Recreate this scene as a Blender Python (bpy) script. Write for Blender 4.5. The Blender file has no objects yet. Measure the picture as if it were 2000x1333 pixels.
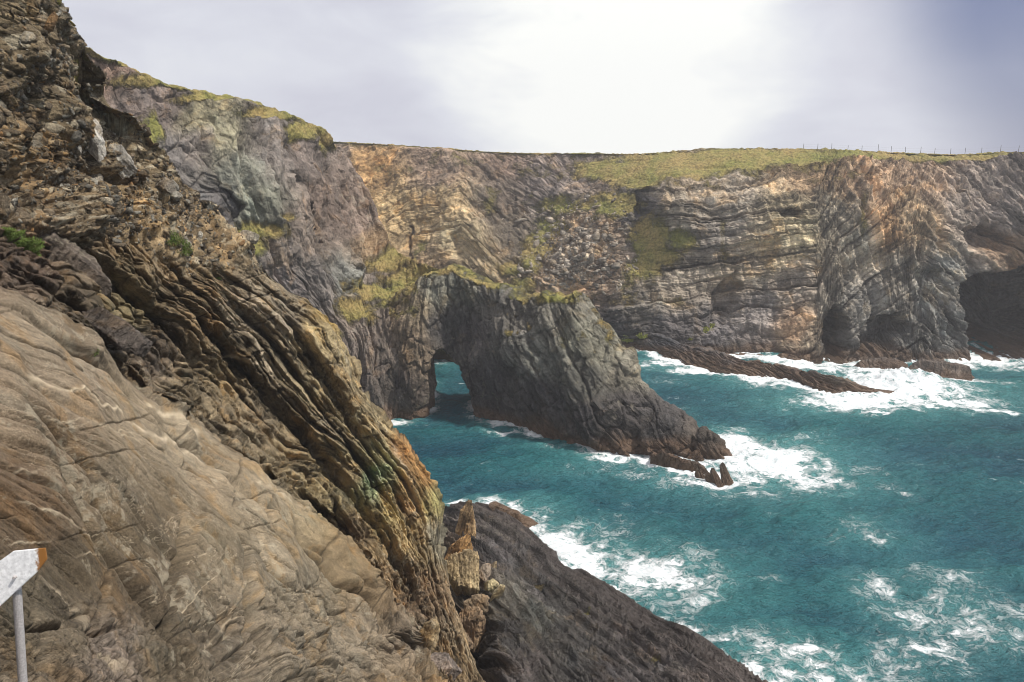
import bpy, math, random
import numpy as np
R = math.radians
C = bpy.context.scene.collection
SC = bpy.context.scene

# ------------------------------------------------------------------ camera
CAMZ = 40.0; PITCH = 12.6; F = 1500.0          # metres above the sea, degrees down, focal length in photo pixels
cam = bpy.data.cameras.new('camera'); cam.sensor_width = 36; cam.lens = 36*F/2000
cam.clip_start = 0.1; cam.clip_end = 20000
co = bpy.data.objects.new('camera', cam); C.objects.link(co)
co.location = (0, 0, CAMZ); co.rotation_euler = (R(90-PITCH), 0, 0); SC.camera = co

# ------------------------------------------------------------------ sky and sun
SUN_DIR = np.array([0.56, -0.16, 0.86]); SUN_DIR /= np.linalg.norm(SUN_DIR)
elev = math.asin(SUN_DIR[2]); az = math.atan2(SUN_DIR[0], SUN_DIR[1])
W = bpy.data.worlds.new('World'); SC.world = W; W.use_nodes = True
def world():
    nt = W.node_tree; N = nt.nodes; L = nt.links; N.clear()
    out = N.new('ShaderNodeOutputWorld')
    sky = N.new('ShaderNodeTexSky'); sky.sky_type = 'NISHITA'; sky.sun_disc = False
    sky.sun_elevation = elev; sky.sun_rotation = az
    bg1 = N.new('ShaderNodeBackground'); bg1.inputs['Strength'].default_value = 0.10
    L.new(sky.outputs[0], bg1.inputs[0])
    tc = N.new('ShaderNodeTexCoord')
    def noise(scale, det, rough, dist=0, off=(0, 0, 0), st=(1, 1, 2.2)):
        m = N.new('ShaderNodeMapping'); m.inputs['Scale'].default_value = st; m.inputs['Location'].default_value = off
        L.new(tc.outputs['Generated'], m.inputs[0])
        n = N.new('ShaderNodeTexNoise'); n.inputs['Scale'].default_value = scale; n.inputs['Detail'].default_value = det
        n.inputs['Roughness'].default_value = rough; n.inputs['Distortion'].default_value = dist
        L.new(m.outputs[0], n.inputs['Vector']); return n.outputs[0]
    def mth(op, a, b=None, clamp=False):
        n = N.new('ShaderNodeMath'); n.operation = op; n.use_clamp = clamp
        for i, v in enumerate((a, b)):
            if v is None: continue
            if isinstance(v, (int, float)): n.inputs[i].default_value = v
            else: L.new(v, n.inputs[i])
        return n.outputs[0]
    def lobe(d, lo, hi):          # bright or clear part of the cloud sheet, round a compass direction
        d = np.array(d, float); d /= np.linalg.norm(d)
        n = N.new('ShaderNodeVectorMath'); n.operation = 'DOT_PRODUCT'; n.inputs[1].default_value = d
        L.new(tc.outputs['Generated'], n.inputs[0])
        mr = N.new('ShaderNodeMapRange'); mr.interpolation_type = 'SMOOTHERSTEP'
        mr.inputs['From Min'].default_value = lo; mr.inputs['From Max'].default_value = hi
        L.new(n.outputs['Value'], mr.inputs['Value']); return mr.outputs[0]
    n1 = noise(2.2, 5, 0.5, 0.3); n2 = noise(5.5, 6, 0.55, 0.4, (3, 1, 2))
    g = lobe((0.12, 1.0, 0.17), 0.958, 1.0)
    g2 = mth('MULTIPLY', g, mth('ADD', 0.55, mth('MULTIPLY', n2, 0.9)))
    v = mth('ADD', mth('MULTIPLY', mth('SUBTRACT', n1, 0.5), 0.8), mth('MULTIPLY', g2, 0.95))
    v = mth('ADD', v, mth('MULTIPLY', mth('SUBTRACT', n2, 0.5), 1.05))
    ramp = N.new('ShaderNodeValToRGB'); e = ramp.color_ramp.elements
    e[0].position = 0.0; e[0].color = (0.55, 0.56, 0.65, 1)
    e[1].position = 1.0; e[1].color = (0.97, 0.98, 0.94, 1)
    k = ramp.color_ramp.elements.new(0.30); k.color = (0.66, 0.68, 0.75, 1)
    k = ramp.color_ramp.elements.new(0.65); k.color = (0.82, 0.84, 0.85, 1)
    L.new(mth('ADD', v, 0.18, True), ramp.inputs[0])
    bg2 = N.new('ShaderNodeBackground'); bg2.inputs['Strength'].default_value = 1.0
    L.new(ramp.outputs[0], bg2.inputs[0])
    # a gap in the cloud, high on the right, where the blue shows
    gap = lobe((0.95, 1.0, 0.34), 0.925, 0.978)
    gap = mth('MULTIPLY', gap, mth('ADD', 0.75, mth('MULTIPLY', n1, 0.6)), True)
    bg3 = N.new('ShaderNodeBackground'); bg3.inputs[0].default_value = (0.05, 0.08, 0.25, 1); ad = N.new('ShaderNodeMixShader'); ad.inputs[0].default_value = 0.82
    L.new(bg1.outputs[0], ad.inputs[1]); L.new(bg3.outputs[0], ad.inputs[2])
    mix = N.new('ShaderNodeMixShader'); L.new(gap, mix.inputs[0])
    L.new(bg2.outputs[0], mix.inputs[1]); L.new(ad.outputs[0], mix.inputs[2]); L.new(mix.outputs[0], out.inputs[0])
world()
sl = bpy.data.lights.new('sun', 'SUN'); sl.energy = 4.0; sl.angle = R(3); sl.color = (1.0, 0.95, 0.87)
so = bpy.data.objects.new('sun', sl); C.objects.link(so)
from mathutils import Vector
so.rotation_euler = Vector(SUN_DIR).to_track_quat('Z', 'Y').to_euler()
SC.cycles.use_denoising = True; SC.cycles.filter_width = 0.95; SC.cycles.sample_clamp_direct = 5; SC.cycles.sample_clamp_indirect = 4
SC.view_settings.view_transform = 'Standard'; SC.view_settings.look = 'None'
SC.view_settings.exposure = 0.20; SC.view_settings.gamma = 1.0; SC.view_settings.use_curve_mapping = False

# ------------------------------------------------------------------ numpy tools
f32 = np.float32
sp, cp = math.sin(R(PITCH)), math.cos(R(PITCH))
def ray(px, py):
    a = (np.asarray(px, float)-1000)/F; b = -(np.asarray(py, float)-666.5)/F
    return a, cp+b*sp, -sp+b*cp
def at(px, py, Y):
    a, dy, dz = ray(px, py); t = np.asarray(Y, float)/dy
    return np.stack([a*t, dy*t, CAMZ+dz*t], -1)
def sea(px, py, z=0.0):
    a, dy, dz = ray(px, py); t = (z-CAMZ)/dz
    return np.stack([a*t, dy*t, CAMZ+dz*t], -1)
def seaY(px, py): return float(sea(px, py)[1])
def proj(P):
    x, y, z = P[..., 0], P[..., 1], P[..., 2]-CAMZ
    d = y*cp-z*sp; u = y*sp+z*cp; d = np.where(d < 0.1, 0.1, d)
    return 1000+F*x/d, 666.5-F*u/d
def hsh(ix, iy, iz, s=0):
    with np.errstate(over='ignore'):
        n = ix.astype(np.uint32)*np.uint32(374761393)+iy.astype(np.uint32)*np.uint32(668265263)+iz.astype(np.uint32)*np.uint32(2246822519)+np.uint32((s*3266489917+12345) & 0xffffffff)
        n = (n ^ (n >> np.uint32(13)))*np.uint32(1274126177); n = (n ^ (n >> np.uint32(15)))*np.uint32(2654435761)
        return n ^ (n >> np.uint32(16))
def rnd(i, j=0, k=0, s=0):
    i = np.asarray(np.floor(i), np.int64).astype(np.int32)
    j = np.broadcast_to(np.asarray(np.floor(j), np.int64).astype(np.int32), i.shape); k = np.broadcast_to(np.asarray(np.floor(k), np.int64).astype(np.int32), i.shape)
    return (hsh(i, j, k, s) & np.uint32(0xffffff)).astype(f32)/f32(0xffffff)
_g = np.array([(1,1,0),(-1,1,0),(1,-1,0),(-1,-1,0),(1,0,1),(-1,0,1),(1,0,-1),(-1,0,-1),(0,1,1),(0,-1,1),(0,1,-1),(0,-1,-1)]*2, f32)[:16]
def pn(x, y, z=0.0, s=0):
    x = np.asarray(x, f32); y = np.broadcast_to(np.asarray(y, f32), x.shape); z = np.broadcast_to(np.asarray(z, f32), x.shape)
    xi, yi, zi = np.floor(x), np.floor(y), np.floor(z); xf, yf, zf = x-xi, y-yi, z-zi
    xi, yi, zi = xi.astype(np.int32), yi.astype(np.int32), zi.astype(np.int32)
    fd = lambda t: t*t*t*(t*(t*6-15)+10)
    u, v, w = fd(xf), fd(yf), fd(zf); r = 0
    for a in (0, 1):
        wa = u if a else 1-u
        for b in (0, 1):
            wb = v if b else 1-v
            for c in (0, 1):
                wc = w if c else 1-w
                g = _g[hsh(xi+a, yi+b, zi+c, s) & np.uint32(15)]
                r = r+wa*wb*wc*(g[..., 0]*(xf-a)+g[..., 1]*(yf-b)+g[..., 2]*(zf-c))
    return r
def fbm(x, y, z=0.0, o=4, s=0, g=0.5):
    r = 0; a = 1.0; k = 1.0
    for i in range(o):
        r = r+a*pn(x*k, y*k, z*k, s+i*7); a *= g; k *= 2.03
    return r
def ridge(x, y, z=0.0, o=4, s=0, g=0.5):
    r = 0; a = 1.0; k = 1.0
    for i in range(o):
        r = r+a*(1-2*np.abs(pn(x*k, y*k, z*k, s+i*7))*1.6); a *= g; k *= 2.03
    return r*0.5
def worley(x, y, z, s=0):
    x = np.asarray(x, f32); xi, yi, zi = np.floor(x), np.floor(y), np.floor(z)
    d1 = np.full(x.shape, 9, f32); d2 = d1.copy(); idv = np.zeros(x.shape, f32)
    for a in (-1, 0, 1):
        for b in (-1, 0, 1):
            for c in (-1, 0, 1):
                cx, cy, cz = xi+a, yi+b, zi+c
                dd = (cx+rnd(cx, cy, cz, s)-x)**2+(cy+rnd(cx, cy, cz, s+1)-y)**2+(cz+rnd(cx, cy, cz, s+2)-z)**2
                m = dd < d1
                d2 = np.where(m, d1, np.minimum(d2, dd)); idv = np.where(m, rnd(cx, cy, cz, s+3), idv); d1 = np.where(m, dd, d1)
    return np.sqrt(d1), np.sqrt(d2), idv
def sst(a, b, x):
    t = np.clip((x-a)/(b-a), 0, 1); return t*t*(3-2*t)
def tps(nodes, lam=0.0):
    n = np.array(nodes, float); X = n[:, :2]/1000; k = len(X)
    U = lambda r2: np.where(r2 > 1e-12, 0.5*r2*np.log(r2+1e-12), 0)
    K = U(((X[:, None]-X[None])**2).sum(-1))+lam*np.eye(k); Pm = np.c_[np.ones(k), X]
    A = np.zeros((k+3, k+3)); A[:k, :k] = K; A[:k, k:] = Pm; A[k:, :k] = Pm.T
    w = np.linalg.solve(A, np.r_[n[:, 2], 0, 0, 0])
    def f(px, py):
        px, py = np.asarray(px, float)/1000, np.asarray(py, float)/1000; r = w[k]+w[k+1]*px+w[k+2]*py
        for i in range(k): r = r+w[i]*U((px-X[i, 0])**2+(py-X[i, 1])**2)
        return r
    return f
def crv(pts, t):                       # Catmull-Rom through pts at parameters t in [0, n-1]
    P = np.array(pts, float); n = len(P); P = np.vstack([2*P[0]-P[1], P, 2*P[-1]-P[-2]])
    i = np.clip(np.floor(t).astype(int), 0, n-2); f = (t-i)[:, None]; a, b, c, d = P[i], P[i+1], P[i+2], P[i+3]
    return 0.5*((2*b)+(c-a)*f+(2*a-5*b+4*c-d)*f**2+(-a+3*b-3*c+d)*f**3)
def normals(G):
    du = np.gradient(G, axis=0); dv = np.gradient(G, axis=1); n = np.cross(dv, du)          # out of the rock, towards the viewer's side
    return n/(np.linalg.norm(n, axis=-1, keepdims=True)+1e-9)
def polyd(px, py, pts):                # distance to a polyline and side-aware parameter
    best = np.full(np.shape(px), 1e9); side = np.zeros(np.shape(px)); tt = np.zeros(np.shape(px)); n = len(pts)-1
    for i in range(n):
        ax, ay = pts[i][:2]; bx, by = pts[i+1][:2]; dx, dy = bx-ax, by-ay; l2 = dx*dx+dy*dy
        t = np.clip(((px-ax)*dx+(py-ay)*dy)/l2, 0, 1); d = np.hypot(px-ax-t*dx, py-ay-t*dy)
        sgn = np.sign((px-ax)*dy-(py-ay)*dx); m = d < best
        best = np.where(m, d, best); side = np.where(m, sgn, side); tt = np.where(m, (i+t)/n, tt)
    return best, side, tt
def inpoly(px, py, pts):               # signed distance, positive inside
    q = list(pts)+[pts[0]]; d, _, _ = polyd(px, py, q); ins = np.zeros(np.shape(px), bool)
    for (ax, ay), (bx, by) in zip(q[:-1], q[1:]):
        if ay == by: continue
        c = ((ay > py) != (by > py)) & (px < (bx-ax)*(py-ay)/(by-ay)+ax); ins ^= c
    return np.where(ins, d, -d)
def rbfcol(nodes, px, py, pw=2.2):     # inverse-distance blend of rock colours
    num = 0; den = 0
    for q in nodes:
        w = 1/(((px-q[0])**2+(py-q[1])**2)/1e4+0.02)**pw
        num = num+w[..., None]*np.array(q[2:5]); den = den+w
    return num/den[..., None]
def mesh(name, V, Fq, mat, attrs=None, smooth=True, parent=None):
    me = bpy.data.meshes.new(name); V = np.ascontiguousarray(V, f32).reshape(-1, 3); Fq = np.ascontiguousarray(Fq, np.int32)
    k = Fq.shape[1]; me.vertices.add(len(V)); me.vertices.foreach_set('co', V.ravel())
    me.loops.add(Fq.size); me.loops.foreach_set('vertex_index', Fq.ravel())
    me.polygons.add(len(Fq)); me.polygons.foreach_set('loop_start', np.arange(0, Fq.size, k, dtype=np.int32))
    me.polygons.foreach_set('loop_total', np.full(len(Fq), k, np.int32))
    if smooth: me.polygons.foreach_set('use_smooth', np.ones(len(Fq), bool))
    me.update(calc_edges=True)
    for a, v in (attrs or {}).items():
        v = np.asarray(v, f32)
        if v.size == len(V): at_ = me.attributes.new(a, 'FLOAT', 'POINT'); at_.data.foreach_set('value', v.ravel())
        else: at_ = me.attributes.new(a, 'FLOAT_VECTOR', 'POINT'); at_.data.foreach_set('vector', v.ravel())
    me.materials.append(mat)
    if 'rock' in mat.name and name in ('cliff', 'headland', 'sea_arch', 'rock_slope', 'shore_platform', 'reef_ledge'): WL.append(V[np.abs(V[:, 2]) < .5][:, :2])
    o = bpy.data.objects.new(name, me); C.objects.link(o)
    if parent: o.parent = parent
    return o
def gridfaces(nu, nv, flip=False):
    i = np.arange(nu*nv).reshape(nu, nv); a, b, c, d = i[:-1, :-1], i[1:, :-1], i[1:, 1:], i[:-1, 1:]
    q = np.stack([a, b, c, d] if not flip else [a, d, c, b], -1); return q.reshape(-1, 4)
def tag(o, label=None, cat=None, group=None, kind=None):
    if label: o['label'] = label
    if cat: o['category'] = cat
    if group: o['group'] = group
    if kind: o['kind'] = kind
    return o
def empty(name, loc=(0, 0, 0)):
    o = bpy.data.objects.new(name, None); C.objects.link(o); o.location = loc; return o

# ------------------------------------------------------------------ node helper and materials
class NT:
    def __init__(s, name):
        s.m = bpy.data.materials.new(name); s.m.use_nodes = True; s.n = s.m.node_tree.nodes; s.l = s.m.node_tree.links; s.n.clear()
        s.out = s.n.new('ShaderNodeOutputMaterial'); s.b = s.n.new('ShaderNodeBsdfPrincipled'); s.l.new(s.b.outputs[0], s.out.inputs[0])
    def put(s, sock, v):
        if isinstance(v, (int, float, tuple)): sock.default_value = v
        else: s.l.new(v, sock)
    def math(s, op, a, b=None, c=None, clamp=False):
        n = s.n.new('ShaderNodeMath'); n.operation = op; n.use_clamp = clamp
        for i, v in enumerate((a, b, c)):
            if v is not None: s.put(n.inputs[i], v)
        return n.outputs[0]
    def attr(s, name, vec=False):
        n = s.n.new('ShaderNodeAttribute'); n.attribute_name = name; return n.outputs['Vector' if vec else 'Fac']
    def pos(s): return s.n.new('ShaderNodeNewGeometry').outputs['Position']
    def map(s, v, sc, rot=(0, 0, 0)):
        n = s.n.new('ShaderNodeMapping'); n.inputs['Scale'].default_value = sc; n.inputs['Rotation'].default_value = rot; s.l.new(v, n.inputs[0]); return n.outputs[0]
    def noise(s, v, scale, det=4, rough=0.55, dist=0.0):
        n = s.n.new('ShaderNodeTexNoise'); n.inputs['Scale'].default_value = scale; n.inputs['Detail'].default_value = det
        n.inputs['Roughness'].default_value = rough; n.inputs['Distortion'].default_value = dist; s.l.new(v, n.inputs['Vector']); return n.outputs[0]
    def voro(s, v, scale, feat='DISTANCE_TO_EDGE', out='Distance'):
        n = s.n.new('ShaderNodeTexVoronoi'); n.feature = feat; n.inputs['Scale'].default_value = scale; s.l.new(v, n.inputs['Vector']); return n.outputs[out]
    def rng(s, v, a, b, c=0.0, d=1.0, smooth=False):
        n = s.n.new('ShaderNodeMapRange'); n.interpolation_type = 'SMOOTHSTEP' if smooth else 'LINEAR'
        s.put(n.inputs['Value'], v)
        for k, q in (('From Min', a), ('From Max', b), ('To Min', c), ('To Max', d)): s.put(n.inputs[k], q)
        return n.outputs[0]
    def mix(s, f, a, b, mode='MIX'):
        n = s.n.new('ShaderNodeMix'); n.data_type = 'RGBA'; n.blend_type = mode; s.put(n.inputs[0], f)
        for i, v in ((6, a), (7, b)):
            if isinstance(v, tuple): v = v if len(v) == 4 else (*v, 1)
            s.put(n.inputs[i], v)
        return n.outputs[2]
    def scale(s, v, f):
        n = s.n.new('ShaderNodeVectorMath'); n.operation = 'SCALE'; s.put(n.inputs[0], v); s.put(n.inputs['Scale'], f); return n.outputs[0]
    def bump(s, h, dist, strength=1.0, prev=None):
        n = s.n.new('ShaderNodeBump'); n.inputs['Distance'].default_value = dist; s.put(n.inputs['Strength'], strength)
        s.put(n.inputs['Height'], h)
        if prev is not None: s.l.new(prev, n.inputs['Normal'])
        return n.outputs[0]

def rock_material(name, px, streak=(0.25, 1.0), contrast=0.9, veins=0.0, rough=0.85, grassy=True, warm=(1.18, 1.0, 0.76), spec=0.3, lich=0.35, tide=((0.09, 0.052, 0.03), (0.17, 0.105, 0.062))):
    """px: metres that one picture pixel covers at the rock; streak: along / across bedding frequency"""
    t = NT(name); base = t.attr('base', True); sc = t.attr('sc', True); p = t.pos()
    s1 = t.noise(t.map(sc, (streak[0]*0.5, streak[1]*0.5, 1)), 0.22/px*0.5, 6, 0.62, 0.3)
    s2 = t.noise(t.map(sc, (streak[0], streak[1], 1)), 0.22/px*1.4, 5, 0.65, 0.2)
    n1 = t.noise(p, 0.05/px, 6, 0.62); n2 = t.noise(p, 0.35/px, 4, 0.6); n3 = t.noise(p, 0.012/px, 4, 0.55)
    v = t.math('MULTIPLY', t.rng(s1, 0.32, 0.68, 1-0.55*contrast, 1+0.6*contrast), t.rng(s2, 0.3, 0.7, 1-0.4*contrast, 1+0.42*contrast))
    v = t.math('MULTIPLY', v, t.rng(n1, 0.3, 0.7, 1-0.35*contrast, 1+0.35*contrast)); v = t.math('MULTIPLY', v, t.rng(n2, 0.3, 0.7, 0.72, 1.28))
    v = t.math('POWER', v, t.rng(t.attr('smo'), 0, 1, 1, .5)); col = t.scale(base, v)
    w = t.math('MULTIPLY', t.rng(t.noise(t.map(p, (1, 1, 1), (0.4, 0.2, 1)), 0.03/px, 5, 0.65, 0.6), 0.52, 0.66, 0, 1, True), 0.75)
    col = t.mix(w, col, t.mix(1.0, col, warm, 'MULTIPLY'))
    cool = t.math('MULTIPLY', t.rng(t.noise(t.map(p, (1, 1, 0.6), (1, 0.7, 0)), 0.04/px, 5, 0.6, 0.4), 0.54, 0.7, 0, 1, True), 0.7)
    col = t.mix(cool, col, t.mix(1.0, col, (0.90, 0.99, 1.06), 'MULTIPLY'))
    # pale lichen and mineral crust
    if veins:
        fn = t.noise(p, 24, 6, .72); fm_ = t.noise(t.map(sc, (.35, 1.6, 1)), 9, 5, .7)
        col = t.scale(col, t.math('MULTIPLY', t.rng(fn, .3, .7, .62, 1.38), t.rng(fm_, .3, .7, .78, 1.22)))
    lc = t.math('MULTIPLY', t.rng(t.math('ADD', t.noise(p, 0.11/px, 5, 0.7), t.math('MULTIPLY', t.math('SUBTRACT', n3, 0.5), 0.7)), 0.60, 0.72, 0, 1, True), lich)
    col = t.mix(lc, col, (0.42, 0.37, 0.27))
    if veins:
        vn = t.noise(t.map(sc, (0.5, 1.2, 1)), 0.035/px, 5, 0.68, 0.8)
        ln = t.rng(t.math('ABSOLUTE', t.math('SUBTRACT', vn, 0.5)), 0.0, 0.006, 1, 0, True)
        ln = t.math('MULTIPLY', ln, t.rng(n3, 0.47, 0.56, 0, veins, True))
        ln = t.math('MAXIMUM', ln, t.attr('vein'))
        col = t.mix(ln, col, (0.60, 0.49, 0.34))
    if grassy:
        g = t.attr('grass'); gn = t.noise(p, 0.06/px, 6, 0.68); gf = t.noise(p, 0.4/px, 3, 0.6)
        gm = t.rng(t.math('ADD', g, t.math('MULTIPLY', t.math('SUBTRACT', gn, 0.5), 1.5)), 0.36, 0.70, 0, 1, True)
        gc = t.mix(t.rng(t.noise(p, 0.03/px, 4, 0.6), 0.38, 0.62), (0.19, 0.185, 0.048), (0.29, 0.215, 0.08))
        gc = t.scale(gc, t.rng(gf, 0.3, 0.7, 0.55, 1.4))
        col = t.mix(gm, col, gc)
    # weed and wet band at the tide line
    z = t.n.new('ShaderNodeSeparateXYZ'); t.l.new(p, z.inputs[0])
    zz = t.math('ADD', z.outputs[2], t.math('MULTIPLY', t.math('SUBTRACT', n3, 0.5), 5.0))
    band = t.rng(zz, 1.3, 3.0, 1, 0, True)
    col = t.mix(t.math('MULTIPLY', band, 0.8), col, t.mix(n1, *tide))
    t.l.new(col, t.b.inputs['Base Color'])
    t.put(t.b.inputs['Roughness'], t.rng(z.outputs[2], 0.5, 3.0, 0.35, rough)); t.b.inputs['Specular IOR Level'].default_value = spec
    h = t.math('ADD', t.math('MULTIPLY', s1, 1.0), t.math('ADD', t.math('MULTIPLY', s2, 0.6), t.math('MULTIPLY', n1, 1.0)))
    h = t.math('ADD', h, t.math('MULTIPLY', t.rng(t.voro(t.map(sc, (streak[0]*0.9, streak[1]*0.6, 1)), 0.11/px), 0, 0.12), 0.35))
    sm = t.attr('smo'); h = t.math('MULTIPLY', h, t.rng(sm, 0, 1, 1, .07))
    if grassy: h = t.math('MULTIPLY', h, t.rng(gm, 0, 1, 1, .25))
    b = t.bump(h, px*7.5, 0.9); b = t.bump(t.math('MULTIPLY', n2, t.rng(sm, 0, 1, 1, .25)), px*2.6, 0.8, b)
    if veins: b = t.bump(t.math('ADD', fn, t.math('MULTIPLY', fm_, .8)), .05, 0.9, b)
    t.l.new(b, t.b.inputs['Normal'])
    return t.m

MAT_FAR = rock_material('far_cliff_rock', 0.23, (0.22, 1.0), 0.95, lich=0.2)
MAT_HEAD = rock_material('headland_rock', 0.16, (0.2, 1.0), 0.85)
MAT_ARCH = rock_material('arch_rock', 0.15, (0.16, 1.0), 0.8, lich=0.25)
MAT_FORE = rock_material('foreground_rock', 0.045, (0.10, 1.0), 0.95, veins=0.5, lich=0.5)
MAT_PLAT = rock_material('shore_platform_rock', 0.09, (0.12, 1.0), 0.9, rough=0.6, lich=0.18)
MAT_SHORE = rock_material('shore_slab_rock', 0.09, (0.12, 1.0), 0.9, rough=0.55, lich=0.14, tide=((0.040, 0.033, 0.030), (0.085, 0.068, 0.058)))
MAT_BOULD = rock_material('boulder_rock', 0.08, (0.3, 1.0), 0.9, lich=0.3)

# ------------------------------------------------------------------ layered rock relief
def strata(a, w, th, amp, blk, s, soft=0.12):
    """Stepped beds: a runs along the bedding, w across it, in metres. Each bed is broken into blocks."""
    q = w/th+0.35*pn(a/(blk*2), w/(th*6), 0.3, s); i = np.floor(q); f = q-i
    def lay(i):
        b = a/(blk*(0.6+rnd(i, 3, 0, s)))+rnd(i, 5, 0, s)*9; bi = np.floor(b); bf = b-bi
        r0 = rnd(i, bi, 1, s); r1 = rnd(i, bi+1, 1, s); t = sst(0.94, 1.0, bf); return 0.58*rnd(i, 0, 2, s)+0.42*(r0*(1-t)+r1*t)
    h = lay(i)*(1-sst(1-soft, 1, f))+lay(i+1)*sst(1-soft, 1, f)
    on = sst(-.15, .15, pn(a/(blk*1.3), w/(th*1.1), 0.7, s+2)); crack = -(0.2+.65*on)*np.exp(-(np.minimum(f, 1-f)/0.06)**2)
    return amp*(h-0.5+crack)

def sheet(A, B, ynodes, nu, nv, back=None, nb=24, foot=None, nf=8, vpow=1.0, logd=True):
    """Loft between the edge A and the edge B of a landform; edges are given as sight lines and ynodes say how far off the rock is."""
    k = len(A); tt = np.linspace(0, k-1, 2000); ca, cb = crv(A, tt), crv(B, tt)
    L = np.r_[0, np.cumsum(np.hypot(*np.diff(ca, axis=0).T)+0.5*np.hypot(*np.diff(cb, axis=0).T))]
    tu = np.interp(np.linspace(0, L[-1], nu), L, tt); a, b = crv(A, tu), crv(B, tu)
    v = (np.linspace(0, 1, nv)**vpow)[None, :, None]; G = a[:, None]*(1-v)+b[:, None]*v
    f = tps([(q[0], q[1], math.log(q[2])) for q in ynodes]); Y = np.exp(f(G[..., 0], G[..., 1]))
    P = at(G[..., 0], G[..., 1], Y)
    if back is not None:
        bk = np.array([(0, 0, 0)]+list(back), float); t = np.linspace(0, 1, nb+1)[1:]**1.6*(len(bk)-1)
        off = crv(bk, t)[::-1][None]          # away: metres further out along the ground, then the drop below that line
        E = P[:, :1]; r = E-np.array([0, 0, CAMZ]); r = r/np.linalg.norm(r[..., :2], axis=-1, keepdims=True)
        Bk = E+r*off[..., 1:2]; Bk[..., 2] += off[..., 2]-np.maximum(r[..., 2], 0)[...]*off[..., 1]*0.9; Bk[..., 0] += off[..., 0]
        P = np.concatenate([Bk, P], 1)
    if foot is not None:
        off = np.linspace(0, 1, nf+1)[1:, None]*np.array(foot, float); P = np.concatenate([P, P[:, -1:]+off[None]], 1)
    return P
def lay_coords(P):
    du = np.linalg.norm(np.diff(P, axis=0), axis=-1); dv = np.linalg.norm(np.diff(P, axis=1), axis=-1)
    a = np.zeros(P.shape[:2]); a[1:] = np.cumsum(du.mean(1))[:, None]; w = np.zeros(P.shape[:2]); w[:, 1:] = np.cumsum(dv.mean(0))[None]
    return a, w

# ------------------------------------------------------------------ sea
def foam_blobs():
    # (px, py, half-width px, half-height px, strength, angle) read on the water, turned into metres on the sea
    return [(1500,905,95,34,1.25,0),(1560,935,90,30,.75,0),(1440,870,60,22,1.2,0),(1400,900,70,26,1.1,0),(1320,898,70,13,1.1,0),(1210,897,60,10,1.0,0),
        (1250,925,120,16,.45,0),(1380,940,80,22,.8,0),(1470,960,110,20,.55,0),
        (1745,765,130,20,1.3,0),(1680,790,110,15,1.2,0),(1830,790,110,12,1.0,0),(1900,800,60,10,.6,0),(1560,752,80,8,1.0,.1),(1640,775,60,10,1.0,0),
        (1300,712,45,6,1.0,0),(1370,722,60,6,1.1,0),(1450,735,60,6,1.1,.1),(1500,742,60,7,1.0,0),(1570,715,50,9,1.2,0),(1620,722,50,8,.9,0),(1710,730,60,12,1.0,0),(1760,745,60,12,.9,0),
        (1740,698,55,8,1.0,0),(1800,704,60,8,1.1,0),(1870,714,50,7,1.0,0),(1930,705,60,14,1.1,0),(2010,712,60,8,.9,0),(1890,754,70,6,.7,0),(1600,735,40,8,.5,0),
        (1100,1060,60,28,1.0,0),(1150,1090,80,35,1.1,0),(1240,1120,110,36,.95,0),(1300,1150,100,34,.85,0),(1210,1040,70,20,.45,0),(1360,1090,90,30,.42,0),(1290,1200,80,30,.55,0),(1400,1130,60,30,.4,0),
        (965,986,60,10,1.1,0),(1000,1000,60,14,.8,0),(1040,1020,40,14,.7,0),(890,985,30,14,.6,0),
        (1520,1290,90,34,.72,0),(1620,1300,90,34,.62,0),(1560,1333,160,30,.7,0),(1740,1310,90,34,.5,0),(1440,1250,70,24,.55,0),(1760,1190,70,40,.52,0),(1830,1130,80,30,.42,0),(1880,1220,100,50,.56,0),(1960,1190,50,50,.35,0),(1710,1150,50,30,.45,0),(1990,1240,60,50,.4,0),(1830,1280,100,40,.45,0),
        (1690,920,50,22,.42,0),(1740,950,40,18,.36,0),(1700,1050,60,22,.42,0),(1650,1060,50,14,.3,0),(1560,860,50,10,.35,0),(1790,905,50,10,.25,0),(1500,1140,50,16,.3,0),
        (760,826,30,4,1.1,0),(700,826,40,5,.9,0),(965,832,22,5,.9,0),(1000,848,40,3,.8,0),(1060,858,40,3,.8,0),(1120,878,45,4,.9,0),(1180,890,40,5,.7,0),(1720,815,20,5,.8,0),(1970,806,24,4,.8,0),(860,710,22,10,.5,0),(1350,880,60,14,1.0,0),
        (1330,800,40,12,.3,0),(1300,745,60,8,.3,0),(1700,1020,50,20,.25,0),(1130,1140,60,30,.9,0)]
def axis(dense0, dense1, step, far):
    d = np.arange(dense0, dense1, step); g = step*1.25**np.arange(1, 60); r = dense1+np.cumsum(g); l = dense0-np.cumsum(g)
    return np.r_[l[l > -far][::-1], d, r[r < far]]
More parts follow.
